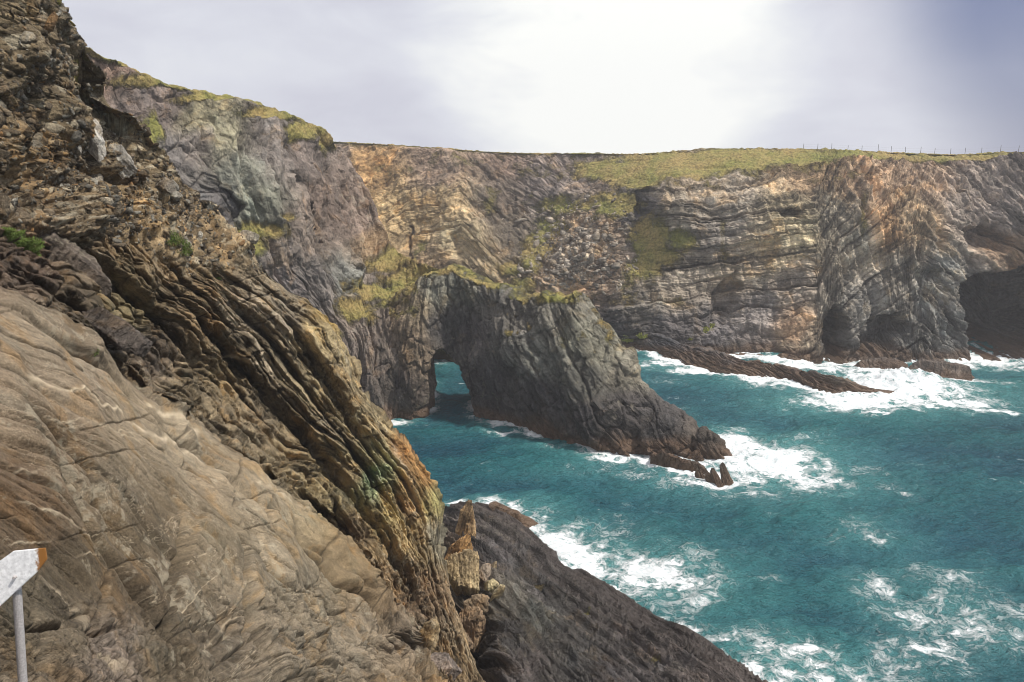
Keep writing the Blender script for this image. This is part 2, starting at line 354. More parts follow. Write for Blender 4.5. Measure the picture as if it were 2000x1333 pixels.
def build_water():
    xs = axis(-32, 118, 0.24, 690); y0 = axis(46, 100, 0.20, 590); y0 = y0[y0 < 100]; y1 = axis(100, 182, 0.32, 790); y1 = y1[y1 >= 100]
    ys = np.r_[y0, y1]; X, Yy = np.meshgrid(xs, ys, indexing='ij'); shp = X.shape
    near = (sst(-60, -32, X)*(1-sst(118, 170, X))*sst(20, 46, Yy)*(1-sst(182, 240, Yy)))
    wx = X+1.5*fbm(X/9, Yy/9, 1.0, 2, 31); wy = Yy+1.5*fbm(X/9, Yy/9, 2.0, 2, 32)
    th = 0.25; u = wx*math.cos(th)+wy*math.sin(th); v = -wx*math.sin(th)+wy*math.cos(th)
    z = 0.95*fbm(u/26, v/13, 0, 2, 1)+0.50*ridge(u/9.5, v/5.0, 0, 3, 4)+0.34*ridge(u/3.4, v/1.6, 0, 3, 9)
    th = -0.5; u2 = wx*math.cos(th)+wy*math.sin(th); v2 = -wx*math.sin(th)+wy*math.cos(th)
    z = z+0.22*ridge(u2/5.5, v2/3.1, 3, 3, 14)+0.03*fbm(X/0.7, Yy/0.45, 0, 2, 19)
    m = np.zeros(shp); aer = np.zeros(shp); hump = np.zeros(shp)
    jx = X+1.8*fbm(X/4, Yy/4, 5.0, 3, 41); jy = Yy+2.2*fbm(X/4, Yy/4, 7.0, 3, 42)
    for (px, py, a, b, s, an) in foam_blobs():
        s *= (.98 if px > 1400 else .82) if py > 1010 else (.86 if py > 840 else .92)
        c = sea(px, py); rx = abs(sea(px+a, py)[0]-c[0]); ry = 0.5*abs(sea(px, py-b)[1]-sea(px, py+b)[1])
        q = ((jx-c[0])/rx)**2+((jy-c[1])/ry)**2
        m = np.maximum(m, s*np.exp(-q*0.75)); aer = np.maximum(aer, s*np.exp(-q*0.24))
        if s > 1.15: hump = np.maximum(hump, np.exp(-q*1.5))
    n = fbm(X/11, Yy/8, 0, 3, 51)
    caps = sst(0.62, 1.0, ridge(u/6.5, v/3.6, 9, 3, 61)*0.75+n*0.5)
    m = m*(0.88+0.5*fbm(X/3.0, Yy/3.0, 4, 3, 55))+0.30*caps*near; m = m+0.07*sst(0.05, .5, n)
    # spray thrown up where the swell meets the rocks
    c = sea(1760, 752); h1 = np.exp(-(((X-c[0])/8.5)**2+((Yy-c[1])/5.0)**2)); c = sea(1470, 900); h2 = np.exp(-(((X-c[0])/5.5)**2+((Yy-c[1])/3.2)**2))
    spr = (h1*2.6+h2*1.0)*(0.8+0.5*ridge(X/3.6, Yy/3.0, 0, 3, 71, .5))+hump*0.3*(1+ridge(X/1.6, Yy/1.6, 0, 3, 72))
    z = z*near*(1-0.3*np.clip(m, 0, 1))+0.0+np.maximum(spr, 0)*near
    V = np.stack([X, Yy, z], -1)
    t = NT('sea_water'); p = t.pos(); foam = t.attr('foam'); ae = t.attr('aer')
    pf = t.map(p, (1, 1, .3))
    wob = t.n.new('ShaderNodeTexNoise'); wob.inputs['Scale'].default_value = 0.55; wob.inputs['Detail'].default_value = 4; t.l.new(pf, wob.inputs[0])
    va = t.n.new('ShaderNodeVectorMath'); va.operation = 'MULTIPLY_ADD'; t.l.new(wob.outputs[1], va.inputs[0]); va.inputs[1].default_value = (2.6, 2.6, 0); t.l.new(pf, va.inputs[2]); q = va.outputs[0]
    def lace(scale, rough, off):
        nn = t.noise(t.map(q, (0.8, 1.25, 1), (0, 0, off)), scale, 6, rough, 0.4)
        return t.rng(t.math('ABSOLUTE', t.math('SUBTRACT', nn, 0.5)), 0, 0.16, 1, 0)
    L1 = lace(0.42, 0.62, 0.3); L2 = lace(1.5, 0.66, 1.1); L3 = t.noise(q, 2.1, 6, 0.68)
    lac = t.math('ADD', t.math('MULTIPLY', L1, 0.40), t.math('ADD', t.math('MULTIPLY', L2, 0.34), t.math('MULTIPLY', L3, 0.42)))
    thr = t.rng(foam, 0, 1.05, 1.10, -0.1)
    fm = t.rng(t.math('SUBTRACT', lac, thr), -0.10, 0.36, 0, 1, True)
    deep = t.mix(t.rng(t.noise(p, 0.03, 3, 0.5), 0.35, 0.65), (0.012, 0.080, 0.122), (0.028, 0.142, 0.188))
    deep = t.mix(t.rng(t.attr('wh'), -.2, 1.0, 0, .8), deep, (0.03, 0.19, 0.20))  # crests painted lighter turquoise, standing in for light through thin water
    c = t.mix(t.rng(ae, 0.05, 1.0, 0, 0.95), deep, (0.13, 0.42, 0.41))
    c = t.mix(t.math('MULTIPLY', t.rng(foam, 0.1, 1.2, 0, 1), t.rng(L3, .35, .65, .3, 1)), c, (0.30, 0.58, 0.56))
    col = t.mix(fm, c, t.mix(t.rng(t.math('ADD', L3, t.math('MULTIPLY', L2, .3)), .45, .78), (0.55, 0.64, 0.65), (0.80, 0.82, 0.82))); t.l.new(col, t.b.inputs['Base Color'])
    t.put(t.b.inputs['Roughness'], t.rng(fm, 0, 1, 0.19, 0.9)); t.b.inputs['IOR'].default_value = 1.33
    r1 = t.noise(t.map(p, (0.75, 1.7, 1), (0, 0, 0.2)), 1.1, 5, 0.62, 0.3); r2 = t.noise(t.map(p, (0.8, 1.6, 1), (0, 0, -0.45)), 2.6, 4, 0.6)
    inv = t.rng(fm, 0, 1, 1, .25); b = t.bump(r1, 2.3, inv); b = t.bump(r2, 0.6, inv, b); b = t.bump(t.math('ADD', fm, t.math('MULTIPLY', L3, .8)), 0.3, 0.8, b); t.l.new(b, t.b.inputs['Normal'])
    o = mesh('water', V, gridfaces(*shp, flip=False), t.m, {'foam': np.clip(m, 0, 1.6), 'aer': np.clip(aer, 0, 1.3), 'wh': z}, smooth=True)
    tag(o, kind='structure'); return o, X, Yy, m, aer
SEAOBJ, SEAX, SEAY, SEAM, SEAAER = build_water()
WL = []

# ------------------------------------------------------------------ far cliff round the bay
def build_far_cliff():
    X = [560, 640, 760, 860, 960, 1060, 1160, 1240, 1320, 1400, 1500, 1600, 1680, 1760, 1880, 1960, 2060, 2200, 2400]
    TOP = [268, 276, 283, 290, 297, 300, 300, 301, 296, 291, 291, 292, 295, 299, 302, 298, 296, 290, 285]
    BOT = [650, 655, 658, 660, 662, 665, 678, 690, 696, 702, 709, 716, 706, 708, 716, 706, 708, 712, 720]
    YT = [222, 220, 222, 222, 222, 216, 208, 202, 197, 194, 192, 191, 190, 190, 187, 184, 180, 172, 160]
    A = list(zip(X, TOP)); B = list(zip(X, BOT))
    nodes = [(x, y, q) for x, y, q in zip(X, TOP, YT)]+[(x, y, seaY(x, y)) for x, y in B]
    nodes += [(700,400,208),(760,420,208),(850,380,209),(850,470,203),(940,380,207),(940,470,196),(1000,430,204),(1060,380,204),(1060,430,199),(1030,510,186),(960,560,188),(1130,450,188),
        (1150,540,178),(1210,420,184),(1240,372,186),(1250,432,182),(1290,400,176),(1210,600,171),(1320,340,184),(1320,500,173),(1320,600,169),(1450,340,182),(1450,430,174),(1450,600,168),(1560,400,172),(1560,600,165),
        (1640,340,179),(1640,450,168),(1640,600,163),(1720,420,170),(1720,560,166),(1820,420,169),(1820,560,163),(1870,620,160),(1880,690,159),(1900,450,170),(1980,400,172),(1980,520,168),(1960,620,165),(2100,500,160),(2300,500,150)]
    P = sheet(A, B, nodes, 1000, 330, back=[(0, 5, -.4), (0, 60, -2), (0, 500, -18)], nb=26, foot=(0, -1, -5), nf=5)
    S = P.copy(); px, py = proj(P); N = normals(P); x, y, z = P[..., 0], P[..., 1], P[..., 2]
    back = np.zeros(P.shape[:2]); back[:, :26] = 1
    # fold shape of the beds
    Fx = np.interp(px, [560, 700, 800, 900, 990, 1100, 1240, 1420, 1600, 1650, 1700, 1800, 1900, 2100, 2400], [-2, 5, 12, 16, 5, -2, 0, 1.5, 4.5, 15, 20, 27, 19, 3, 5])
    w = z-Fx-1.1*fbm(x/14, z/10, 0, 3, 2)-0.35*fbm(x/4, z/3, 0, 2, 3); a = x+0.3*z
    cliffy = sst(26, 8, back*0)*1.0
    d = 2.2*fbm(x/22, y/22, z/30, 3, 11)+1.1*ridge(x/8, y/8, z/16, 4, 12)+0.6*ridge(x/3.2, y/4, z/5, 4, 13)
    right = sst(1180, 1290, px); 
    d = d+strata(a, w, 3.6, 1.5, 16, 5)*(0.45+0.55*right)+strata(a, w, 1.15, .75, 6, 6)*(0.6+.3*right)+strata(a, w, .5, .3, 3, 7)*.8
    # steep contorted zone and the vertical buttresses
    vz = sst(1590, 1650, px)*(1-0.55*sst(1700, 1860, px)); d = d+vz*(1.7*ridge(x/4.2+z/16, z/20, y/20, 4, 21)+.8*ridge(x/1.6+z/9, z/8, 0, 3, 22))
    F1, F2, cid = worley(x/3.2, y/3.2, z/3.2, 31); d = d+0.5*(cid-.5)-0.35*np.exp(-((F2-F1)/.07)**2)
    # caves and hollows worn by the sea, gullies in the bay head
    def hollow(pts, soft, depth):
        jx = px+10*fbm(x/4, z/4, 0, 4, 41); jy = py+9*fbm(x/4, z/4, 5, 4, 42); return depth*sst(0, soft, inpoly(jx, jy, pts))
    rec = hollow([(1892,540),(1930,530),(2010,515),(2200,500),(2200,702),(2010,690),(1895,704)], 16, 26)+hollow([(1606,640),(1625,600),(1650,590),(1662,640),(1652,706),(1615,714)], 14, 12)
    rec += hollow([(1668,660),(1690,628),(1760,600),(1790,640),(1740,700),(1670,712)], 22, 6)+hollow([(1240,372),(1275,362),(1282,420),(1238,432)], 12, 3.5)+hollow([(1520,408),(1545,398),(1580,408),(1570,422),(1530,424)], 6, 4)
    rec += hollow([(1396,560),(1440,520),(1455,560),(1410,640),(1385,640)], 10, 3)+hollow([(1780,520),(1860,520),(1890,640),(1860,640),(1800,600)], 26, 2.2)+hollow([(1890,440),(1930,430),(1990,470),(1960,500),(1900,490)], 14, 4)
    rec += hollow([(870,460),(900,440),(960,500),(940,520),(880,500)], 16, 2)+hollow([(795,430),(806,430),(812,520),(800,520)], 8, 3)
    grs_pts = [(1180,330,60,18,1.0),(1300,322,110,22,1.1),(1420,312,120,18,1.1),(1540,308,120,14,.95),(1700,307,160,8,1.0),(1880,308,120,7,1.1),(2000,304,80,7,1.1),(2200,300,200,10,1),(1250,345,60,26,.8),(1200,400,55,26,.85),(1150,400,50,22,.6),(1270,470,34,45,.95),(1260,520,36,30,.8),
        (1330,470,36,22,.85),(1300,500,30,22,.8),(1075,440,30,14,.9),(1030,500,26,30,.8),(990,520,26,16,.8),(1400,620,30,30,.12),(1300,590,40,14,.5),(1225,560,22,60,.55),(960,390,20,30,.5),(820,480,20,30,.5),(1350,360,60,16,.45),(1450,335,60,12,.5),(1580,330,60,10,.5),
        (1415,470,10,50,.5),(1690,430,8,44,.6),(1100,400,60,20,.75),(1020,560,24,24,.8),(1050,470,30,26,.85),(1340,330,90,18,.8),(860,500,60,14,.3),(700,500,50,60,.3),(760,330,80,16,.42),(900,315,90,12,.42),(1050,335,90,20,.45),(1640,345,80,10,.4),(1200,590,60,10,.45)]
    g = np.zeros(px.shape)
    for (cx, cy, ax, ay, s) in grs_pts: g = np.maximum(g, 1.12*s*np.exp(-0.55*(((px-cx)/ax)**2+((py-cy)/ay)**2)))
    ix = np.arange(px.shape[1])[None]+0*px; g = np.maximum(g, (.72+.3*sst(1500, 1700, px))*np.exp(-np.clip(ix-26, 0, 99)/9.0)); g = np.where(back > 0, 1.0, g); d = d*(1-0.72*sst(.35, .9, g))
    top = np.zeros(P.shape[:2]); top[:, :40] = sst(14, 0, np.abs(np.arange(40)-26.0))[None]
    d = d*(1-0.75*np.maximum(top, back))+0.35*fbm(x/2.2, y/2.2, 0, 4, 51)*top+(.22*fbm(x/.8, y/.8, 0, 2, 52))*top
    d = d-(1.0+1.2*sst(560, 690, py))*sst(26, 75, ix); P = P+N*d[..., None]; P[..., 1] += rec*1.15
    # scree at the head of the bay
    sc = np.exp(-0.8*(((px-1120)/85)**2+((py-480-(px-1120)*.2)/75)**2)); N = normals(P)
    F1, F2, cid = worley(x/1.6, y/1.6, z/1.1, 35); P = P+N*(sc*1.3*np.clip(.75-F1, -.2, 1)*(0.3+cid))[..., None]
    nodes = [(640,290,.17,.14,.125),(720,330,.33,.215,.11),(760,400,.32,.24,.14),(700,420,.28,.2,.115),(850,330,.20,.15,.12),(860,400,.33,.25,.15),(900,460,.33,.27,.18),(930,520,.30,.24,.16),(850,520,.24,.18,.12),(980,380,.16,.13,.11),(1000,450,.13,.11,.09),(1060,350,.19,.16,.15),(1080,400,.17,.15,.145),
        (1000,310,.19,.14,.115),(1120,460,.30,.23,.17),(1160,540,.27,.2,.15),(1060,540,.24,.18,.13),(1180,440,.26,.2,.15),(1240,420,.14,.13,.14),(1320,400,.25,.22,.185),(1400,400,.24,.21,.18),(1340,360,.27,.22,.17),(1300,560,.22,.19,.16),(1400,440,.2,.18,.165),(1460,540,.27,.225,.18),(1560,440,.34,.29,.2),(1500,500,.33,.27,.19),(1540,560,.24,.205,.18),
        (1480,600,.17,.155,.155),(1640,420,.25,.225,.19),(1680,480,.28,.25,.21),(1700,350,.26,.185,.13),(1800,350,.25,.185,.14),(1780,430,.33,.25,.17),(1760,520,.28,.255,.225),(1850,540,.24,.24,.235),(1830,640,.17,.165,.16),(1880,650,.12,.12,.12),(1700,600,.2,.195,.19),(1620,620,.2,.185,.165),(1580,650,.27,.22,.17),
        (1560,640,.27,.18,.12),(1740,450,.36,.23,.13),(1990,480,.24,.17,.12),(1900,380,.2,.17,.155),(1980,420,.17,.15,.145),(1940,600,.07,.07,.075),(1930,660,.06,.06,.065),(2050,650,.07,.07,.07),(1632,660,.08,.08,.08),(1710,670,.09,.09,.09),(1200,640,.075,.07,.075),(1300,650,.075,.07,.075),(1400,650,.08,.075,.08),(1480,680,.085,.075,.075),(1250,600,.12,.11,.1),(1540,690,.16,.13,.1),(2300,450,.16,.15,.14),(1600,330,.24,.17,.11)]  # nodes inside the caves are extra dark: wet rock plus painted cave shade
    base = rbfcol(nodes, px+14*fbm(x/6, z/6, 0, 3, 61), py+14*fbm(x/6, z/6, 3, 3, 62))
    pale_cell = sst(.45, .8, sc)*sst(.5, .9, cid); base = base*(1-pale_cell[..., None]*.6)+np.array([.42, .37, .3])*pale_cell[..., None]*.6  # some scree blocks are of paler stone, picked at random
    tone = (rnd(w/1.15+.5*pn(x/9, z/9, 0, 8), 0, 0, 9)-.5)*.85+(rnd(w/3.6, 0, 0, 4)-.5)*.45+(rnd(w/.5+.3*pn(x/5, z/5, 0, 18), x/9, 0, 19)-.5)*.5; base = base*(1+tone*(.4+.6*right))[..., None]
    scv = np.stack([a*(1-vz)+z*vz, w*(1-vz)+x*vz, y*.2], -1)
    o = mesh('cliff', P, gridfaces(*px.shape), MAT_FAR, {'base': base*np.array([1.48, 1.42, 1.28]), 'sc': scv, 'grass': g, 'vein': np.zeros(px.shape)}, smooth=False)
    tag(o, 'tall folded grey and tan sea cliff with a grassy top across the bay', kind='structure')
    return P
FARP = build_far_cliff()

# ------------------------------------------------------------------ near headland on the left of the bay
def build_headland():
    A = [(60,10),(120,55),(180,96),(240,124),(330,164),(400,180),(470,194),(545,214),(605,240),(640,258),(660,290),(690,335),(720,395),(742,445),(762,480),(800,505),(850,523),(885,530)]
    B = [(60,260),(120,330),(200,420),(280,500),(360,560),(440,620),(500,660),(550,690),(590,720),(620,740),(650,760),(670,770),(690,770),(710,760),(740,740),(780,700),(820,650),(850,610)]
    nodes = [(60,10,84),(180,96,96),(330,164,108),(400,180,114),(545,214,128),(640,258,139),(660,290,143),(690,335,145),(742,445,144),(762,480,142),(800,505,137),(850,523,131),(885,530,129),
        (250,250,96),(300,350,98),(400,300,107),(400,420,104),(480,320,113),(480,440,110),(500,520,109),(570,320,122),(570,450,116),(620,400,126),(620,500,119),(660,420,134),(680,520,127),(740,520,134),(700,600,124),(770,560,130),(600,640,115),(660,680,118),(720,700,119),(800,600,127),(850,600,128),(200,420,88),(440,620,104),(60,260,78)]
    nb = 26
    P = sheet(A, B, nodes, 640, 360, back=[(0, 6, -1.6), (0, 20, -8), (0, 32, -22), (0, 44, -48)], nb=nb, foot=(0, 0, -22), nf=14)
    px, py = proj(P); N = normals(P); x, y, z = P[..., 0], P[..., 1], P[..., 2]
    idx = np.arange(P.shape[1])[None]+0*px; bk = sst(nb-1, nb-8, idx)
    # near-vertical flutes that lean down to the right
    w = x*.95+z*.30+.7*fbm(x/9, z/16, y/9, 3, 102)+.15*fbm(x/3, z/8, 0, 2, 103); a = z
    d = 2.0*fbm(x/18, y/18, z/24, 3, 111)+1.3*ridge(x/6, y/9, z/16, 4, 112)+.6*ridge(x/2.2, y/4, z/6, 4, 113)
    fl = sst(.0, .5, fbm(x/20, z/20, 3, 2, 114)+.35)
    d = d+fl*(strata(a, w, 2.2, 1.5, 18, 105, .06)+strata(a, w, .8, .8, 9, 106, .1)+.8*ridge(w/1.3, z/12, 0, 3, 107))
    F1, F2, cid = worley(x/2.6, y/2.6, z/3.4, 131); d = d+(1-.5*fl)*(0.7*(cid-.5)-0.4*np.exp(-((F2-F1)/.07)**2))
    jx = px+10*fbm(x/3, z/3, 0, 4, 141); jy = py+10*fbm(x/3, z/3, 5, 4, 142)
    rec = 2.6*sst(0, 16, inpoly(jx, jy, [(395,370),(430,320),(460,360),(480,400),(470,430),(440,450),(400,430)]))+2.4*sst(0, 14, inpoly(jx, jy, [(560,330),(600,350),(640,450),(650,480),(600,450)]))+2.5*sst(0, 14, inpoly(jx, jy, [(690,500),(730,500),(720,560),(690,570)]))
    g = np.zeros(px.shape)
    for (cx, cy, ax, ay, s) in [(300,155,90,12,.9),(420,190,80,10,.95),(540,222,80,14,1.0),(610,250,50,22,1.05),(640,275,24,24,.9),(510,450,50,22,.95),(500,480,30,30,.9),(560,425,30,12,.7),(310,250,22,40,.9),(330,300,14,30,.7),(770,500,40,18,1.0),(800,530,50,20,1.05),(740,560,60,26,.9),(700,600,44,30,.85),(850,530,30,10,1.0),(760,590,40,16,.8),(780,560,40,26,.9),(660,650,30,20,.5),(755,420,12,40,.5),(820,560,30,16,.9)]:
        g = np.maximum(g, s*np.exp(-.7*(((px-cx)/ax)**2+((py-cy)/ay)**2)))
    g = np.maximum(g, bk*.9); top = sst(13, 0, np.abs(idx-nb)); left = px < 650
    g = np.maximum(g, top*.85*left)
    d = d*(1-.75*sst(.4, .9, g))*(1-.5*top); d = d+.3*fbm(x/1.5, y/1.5, z/1.5, 4, 151)*np.maximum(top, sst(.4, .9, g))
    d = d-1.3*sst(nb, nb+50, idx); P = P+N*d[..., None]; P[..., 1] += rec*1.5
    nodes = [(200,120,.22,.16,.13),(330,200,.19,.16,.15),(300,200,.18,.15,.14),(400,280,.20,.18,.17),(400,220,.24,.22,.15),(440,260,.26,.25,.18),(480,330,.22,.23,.20),(500,400,.23,.24,.20),(540,300,.20,.18,.17),(350,300,.18,.17,.17),(430,400,.13,.125,.13),(600,300,.17,.145,.135),(640,380,.19,.15,.13),(690,420,.19,.15,.13),(620,450,.19,.16,.14),
        (540,500,.22,.20,.19),(560,560,.20,.18,.18),(640,560,.18,.165,.16),(690,540,.2,.21,.2),(740,540,.22,.19,.17),(700,620,.19,.16,.14),(560,640,.16,.15,.15),(750,480,.26,.19,.12),(800,540,.26,.2,.13),(660,700,.15,.13,.12),(520,240,.19,.17,.16)]
    base = rbfcol(nodes, px+14*fbm(x/5, z/5, 0, 3, 161), py+14*fbm(x/5, z/5, 3, 3, 162)); base = base*(1+(rnd(w/.8, 0, 0, 109)-.5)*.35)[..., None]
    o = mesh('headland', P, gridfaces(*px.shape), MAT_HEAD, {'base': base*np.array([.98, .93, .85]), 'sc': np.stack([a, w, y*.3], -1), 'grass': g, 'vein': np.zeros(px.shape)}, smooth=False)
    tag(o, 'fluted grey headland with a grassy brow left of the bay', kind='structure')
build_headland()

# ------------------------------------------------------------------ surface nets for forms with holes and overhangs
def surface_nets(Fv, o, h):
    ins = Fv > 0; nx, ny, nz = Fv.shape
    c = sum(ins[a:nx-1+a, b:ny-1+b, d:nz-1+d].astype(np.int8) for a in (0, 1) for b in (0, 1) for d in (0, 1)); act = (c > 0) & (c < 8)
    I = np.argwhere(act); idx = -np.ones(act.shape, np.int32); idx[act] = np.arange(len(I)); acc = np.zeros((len(I), 3)); cnt = np.zeros(len(I))
    corners = [(a, b, d) for a in (0, 1) for b in (0, 1) for d in (0, 1)]
    for p in corners:
        for ax in range(3):
            if p[ax]: continue
            q = list(p); q[ax] = 1; f0 = Fv[I[:, 0]+p[0], I[:, 1]+p[1], I[:, 2]+p[2]]; f1 = Fv[I[:, 0]+q[0], I[:, 1]+q[1], I[:, 2]+q[2]]
            m = (f0 > 0) != (f1 > 0); t = np.where(m, f0/(f0-f1+1e-12), 0); v = np.array(p, float)[None].repeat(len(I), 0); v[:, ax] += t; acc += v*m[:, None]; cnt += m
    V = (I+acc/cnt[:, None])*h+np.array(o); Fs = []
    for ax in range(3):
        b, d = [(1, 2), (2, 0), (0, 1)][ax]; sl0 = [slice(None)]*3; sl1 = [slice(None)]*3; sl0[ax] = slice(0, -1); sl1[ax] = slice(1, None)
        a0, a1 = ins[tuple(sl0)], ins[tuple(sl1)]; e = np.argwhere(a0 != a1); e = e[(e[:, b] > 0) & (e[:, d] > 0) & (e[:, b] < Fv.shape[b]-1) & (e[:, d] < Fv.shape[d]-1)]
        def g(db, dd): k = e.copy(); k[:, b] += db; k[:, d] += dd; return idx[k[:, 0], k[:, 1], k[:, 2]]
        q = np.stack([g(-1, -1), g(0, -1), g(0, 0), g(-1, 0)], -1); fl = ~a0[e[:, 0], e[:, 1], e[:, 2]]; q[fl] = q[fl][:, ::-1]; Fs.append(q)
    return V, np.vstack(Fs)

def build_arch():
    O = np.array([-14.0, 129.0]); A = np.array([.86, -.51]); Nf = np.array([-.51, -.86]); h = 0.24
    s = np.arange(-24, 56, h); t = np.arange(-12, 14, h); z = np.arange(-2.5, 29, h)
    def sz(px, py, t0=0.0):        # sight line met with the vertical plane t = t0
        a, dy, dz = ray(px, py); q = (O+Nf*t0)@Nf/(a*Nf[0]+dy*Nf[1]); return (a*q-O[0])*A[0]+(dy*q-O[1])*A[1], CAMZ+dz*q
    crest = [sz(*p) for p in [(640,560),(700,600),(760,585),(800,560),(850,526),(890,524),(925,540),(960,556),(1000,563),(1050,571),(1100,574),(1140,580),(1160,610),(1180,640),(1210,668),(1235,690),(1246,740),(1270,765),(1300,795),(1340,822),(1375,838),(1400,858),(1422,878),(1440,905),(1452,940)]]
    cs = np.array([c[0] for c in crest]); cz = np.array([c[1] for c in crest]); oo = np.argsort(cs); cs, cz = cs[oo], cz[oo]
    S2, Z2 = np.meshgrid(s, z, indexing='ij'); top = np.interp(s, cs, cz)
    top = top+0.5*fbm(s/3, 0*s, 0, 4, 201)+np.where(s > 36, .7*ridge(s/2.0, 0*s, 0, 2, 202), 0)
    rel = np.clip(Z2/np.maximum(top[:, None], 3), 0, 1.1)
    tfb = np.interp(s, [-24, -8, -2, 3.2, 4.8, 6.5, 8.5, 10.5, 20, 30, 34, 42, 46, 52, 56], [13, 10, 10.5, 10, 8.0, 1.2, .2, 2.4, 4.6, 7, 8, 6.0, 3.0, 1.6, .8])[:, None]   # front foot
    tft = np.interp(s, [-24, -8, 3.5, 4.5, 7, 12, 25, 33, 40, 50, 56], [7, 5, 4, 3.5, 2.6, 2.2, 2.0, 1.6, 1.2, .8, .6])[:, None]       # front brow
    bul = np.interp(s, [-24, 2, 4, 9, 14, 34, 44], [.5, 1, 1, .3, 1.0, 1.4, .4])[:, None]
    Tf = tft+(tfb-tft)*(1-rel**1.6)+bul*np.sin(np.pi*np.clip(rel, 0, 1))*1.6
    Tb = np.interp(s, [-24, 0, 10, 34, 40, 46, 52, 56], [12, 9, 7.5, 6.0, 4.4, 2.8, 1.7, .9])[:, None]*(1.0-.62*rel)
    S3 = s[:, None, None].astype(f32); T3 = t[None, :, None].astype(f32); Z3 = z[None, None, :].astype(f32)
    Xw = (O[0]+A[0]*S3+Nf[0]*T3+0*Z3).astype(f32); Yw = (O[1]+A[1]*S3+Nf[1]*T3+0*Z3).astype(f32); Zw = (Z3+0*S3+0*T3).astype(f32)
    f_front = Tf[:, None, :]-T3; f_back = T3+Tb[:, None, :]; tp = top[:, None, None]-.05*np.abs(T3)**1.5
    # brow rises a little behind the front edge on the fin
    f_top = tp-Z3
    k = 1.1
    def smin(a, b): hh = np.clip(.5+.5*(b-a)/k, 0, 1); return b*(1-hh)+a*hh-k*hh*(1-hh)
    Fv = smin(smin(f_front, f_back), f_top).astype(f32)
    # sea tunnel: outline at its throat, flaring towards the viewer into a tall hollow
    Yr = 124.0; pts = [at(*p, Yr) for p in [(842,830),(842,800),(840,760),(838,722),(845,690),(860,675),(875,688),(888,708),(904,732),(914,760),(922,792),(926,835)]]
    tun = [(q[0], q[2]) for q in pts]; dl = Yw-Yr; fl = np.clip(-dl, 0, 12)
    xs = Xw+.055*dl; zs = Zw-.10*np.clip(dl, -9, 30)
    tun = [tun[0][:1]+(-6.,)]+tun[1:-1]+[tun[-1][:1]+(-6.,)]
    dh = inpoly(xs, zs, tun)
    hollow = [at(*p, 121.0) for p in [(812,830),(815,760),(830,700),(846,640),(866,618),(890,640),(905,690),(920,740),(932,790),(936,830)]]
    hol = [(q[0], q[2]) for q in hollow]; hol[0] = (hol[0][0], -6.); hol[-1] = (hol[-1][0], -6.)
    dh2 = inpoly(Xw, Zw, hol)-np.clip((Yw-119.5)*.9, -1, 20)
    nz3 = 1.4*fbm(Xw/7, Yw/7, Zw/10, 2, 211)
    k3 = np.interp(S3, [2, 9, 20, 34], [.12, .3, .56, .62]).astype(f32); w3 = (S3*np.sqrt(1-k3*k3)+Z3*k3+0*T3+.6*nz3).astype(f32)
    rl = .62*ridge(w3/2.9, T3/9+0*w3, Z3/14+0*w3, 3, 212)+.28*ridge(w3/.95, T3/6+0*w3, Z3/9+0*w3, 2, 213)+.9*fbm(Xw/4.5, Yw/4.5, Zw/5, 2, 215)
    Fv = Fv+nz3*.8+rl*.75-.35
    Fv = np.minimum(Fv, -(dh+.35*rl)); Fv = np.minimum(Fv, -(dh2+.5*rl))
    del rl, nz3
    V, Fc = surface_nets(Fv, (s[0], t[0], z[0]), h)
    Pw = np.stack([O[0]+A[0]*V[:, 0]+Nf[0]*V[:, 1], O[1]+A[1]*V[:, 0]+Nf[1]*V[:, 1], V[:, 2]], -1)
    x, y, zz = Pw.T
    # normals for the finer relief
    n = np.zeros_like(Pw); fn = np.cross(Pw[Fc[:, 1]]-Pw[Fc[:, 0]], Pw[Fc[:, 2]]-Pw[Fc[:, 0]])
    for i in range(4):
        for j in range(3): n[:, j] += np.bincount(Fc[:, i], fn[:, j], len(Pw))
    n /= np.linalg.norm(n, axis=1, keepdims=True)+1e-9
    hi = zz > np.percentile(zz, 97); n = n if n[hi, 2].mean() > 0 else -n
    kk = np.interp(V[:, 0], [2, 9, 20, 34], [.12, .3, .56, .62]); w = V[:, 0]*np.sqrt(1-kk*kk)+V[:, 2]*kk+.8*fbm(x/7, y/7, zz/10, 3, 221)+.15*fbm(x/2, y/2, zz/3, 2, 222)
    F1, F2, cid = worley(x/3.4, y/3.4, zz/4.2, 227); d = strata(zz, w, 1.5, .8, 16, 223, .2)+strata(zz, w, .55, .42, 9, 224, .25)+.5*(cid-.5)-.4*np.exp(-((F2-F1)/.05)**2)+.14*fbm(x/.7, y/.7, zz/1.2, 3, 225)
    topm = sst(.45, .85, n[:, 2]); d = d*(1-.4*topm)
    Pw = Pw+n*d[:, None]; px, py = proj(Pw)
    g = .66*sst(.35, .8, n[:, 2])*sst(12, 16, zz)+np.zeros(len(zz))
    for (cx, cy, ax, ay, q) in [(720,600,60,30,.85),(760,590,50,16,.7),(1080,585,60,12,.85),(850,530,30,10,.9),(1000,570,50,10,.6)]: g = np.maximum(g, q*np.exp(-.7*(((px-cx)/ax)**2+((py-cy)/ay)**2)))
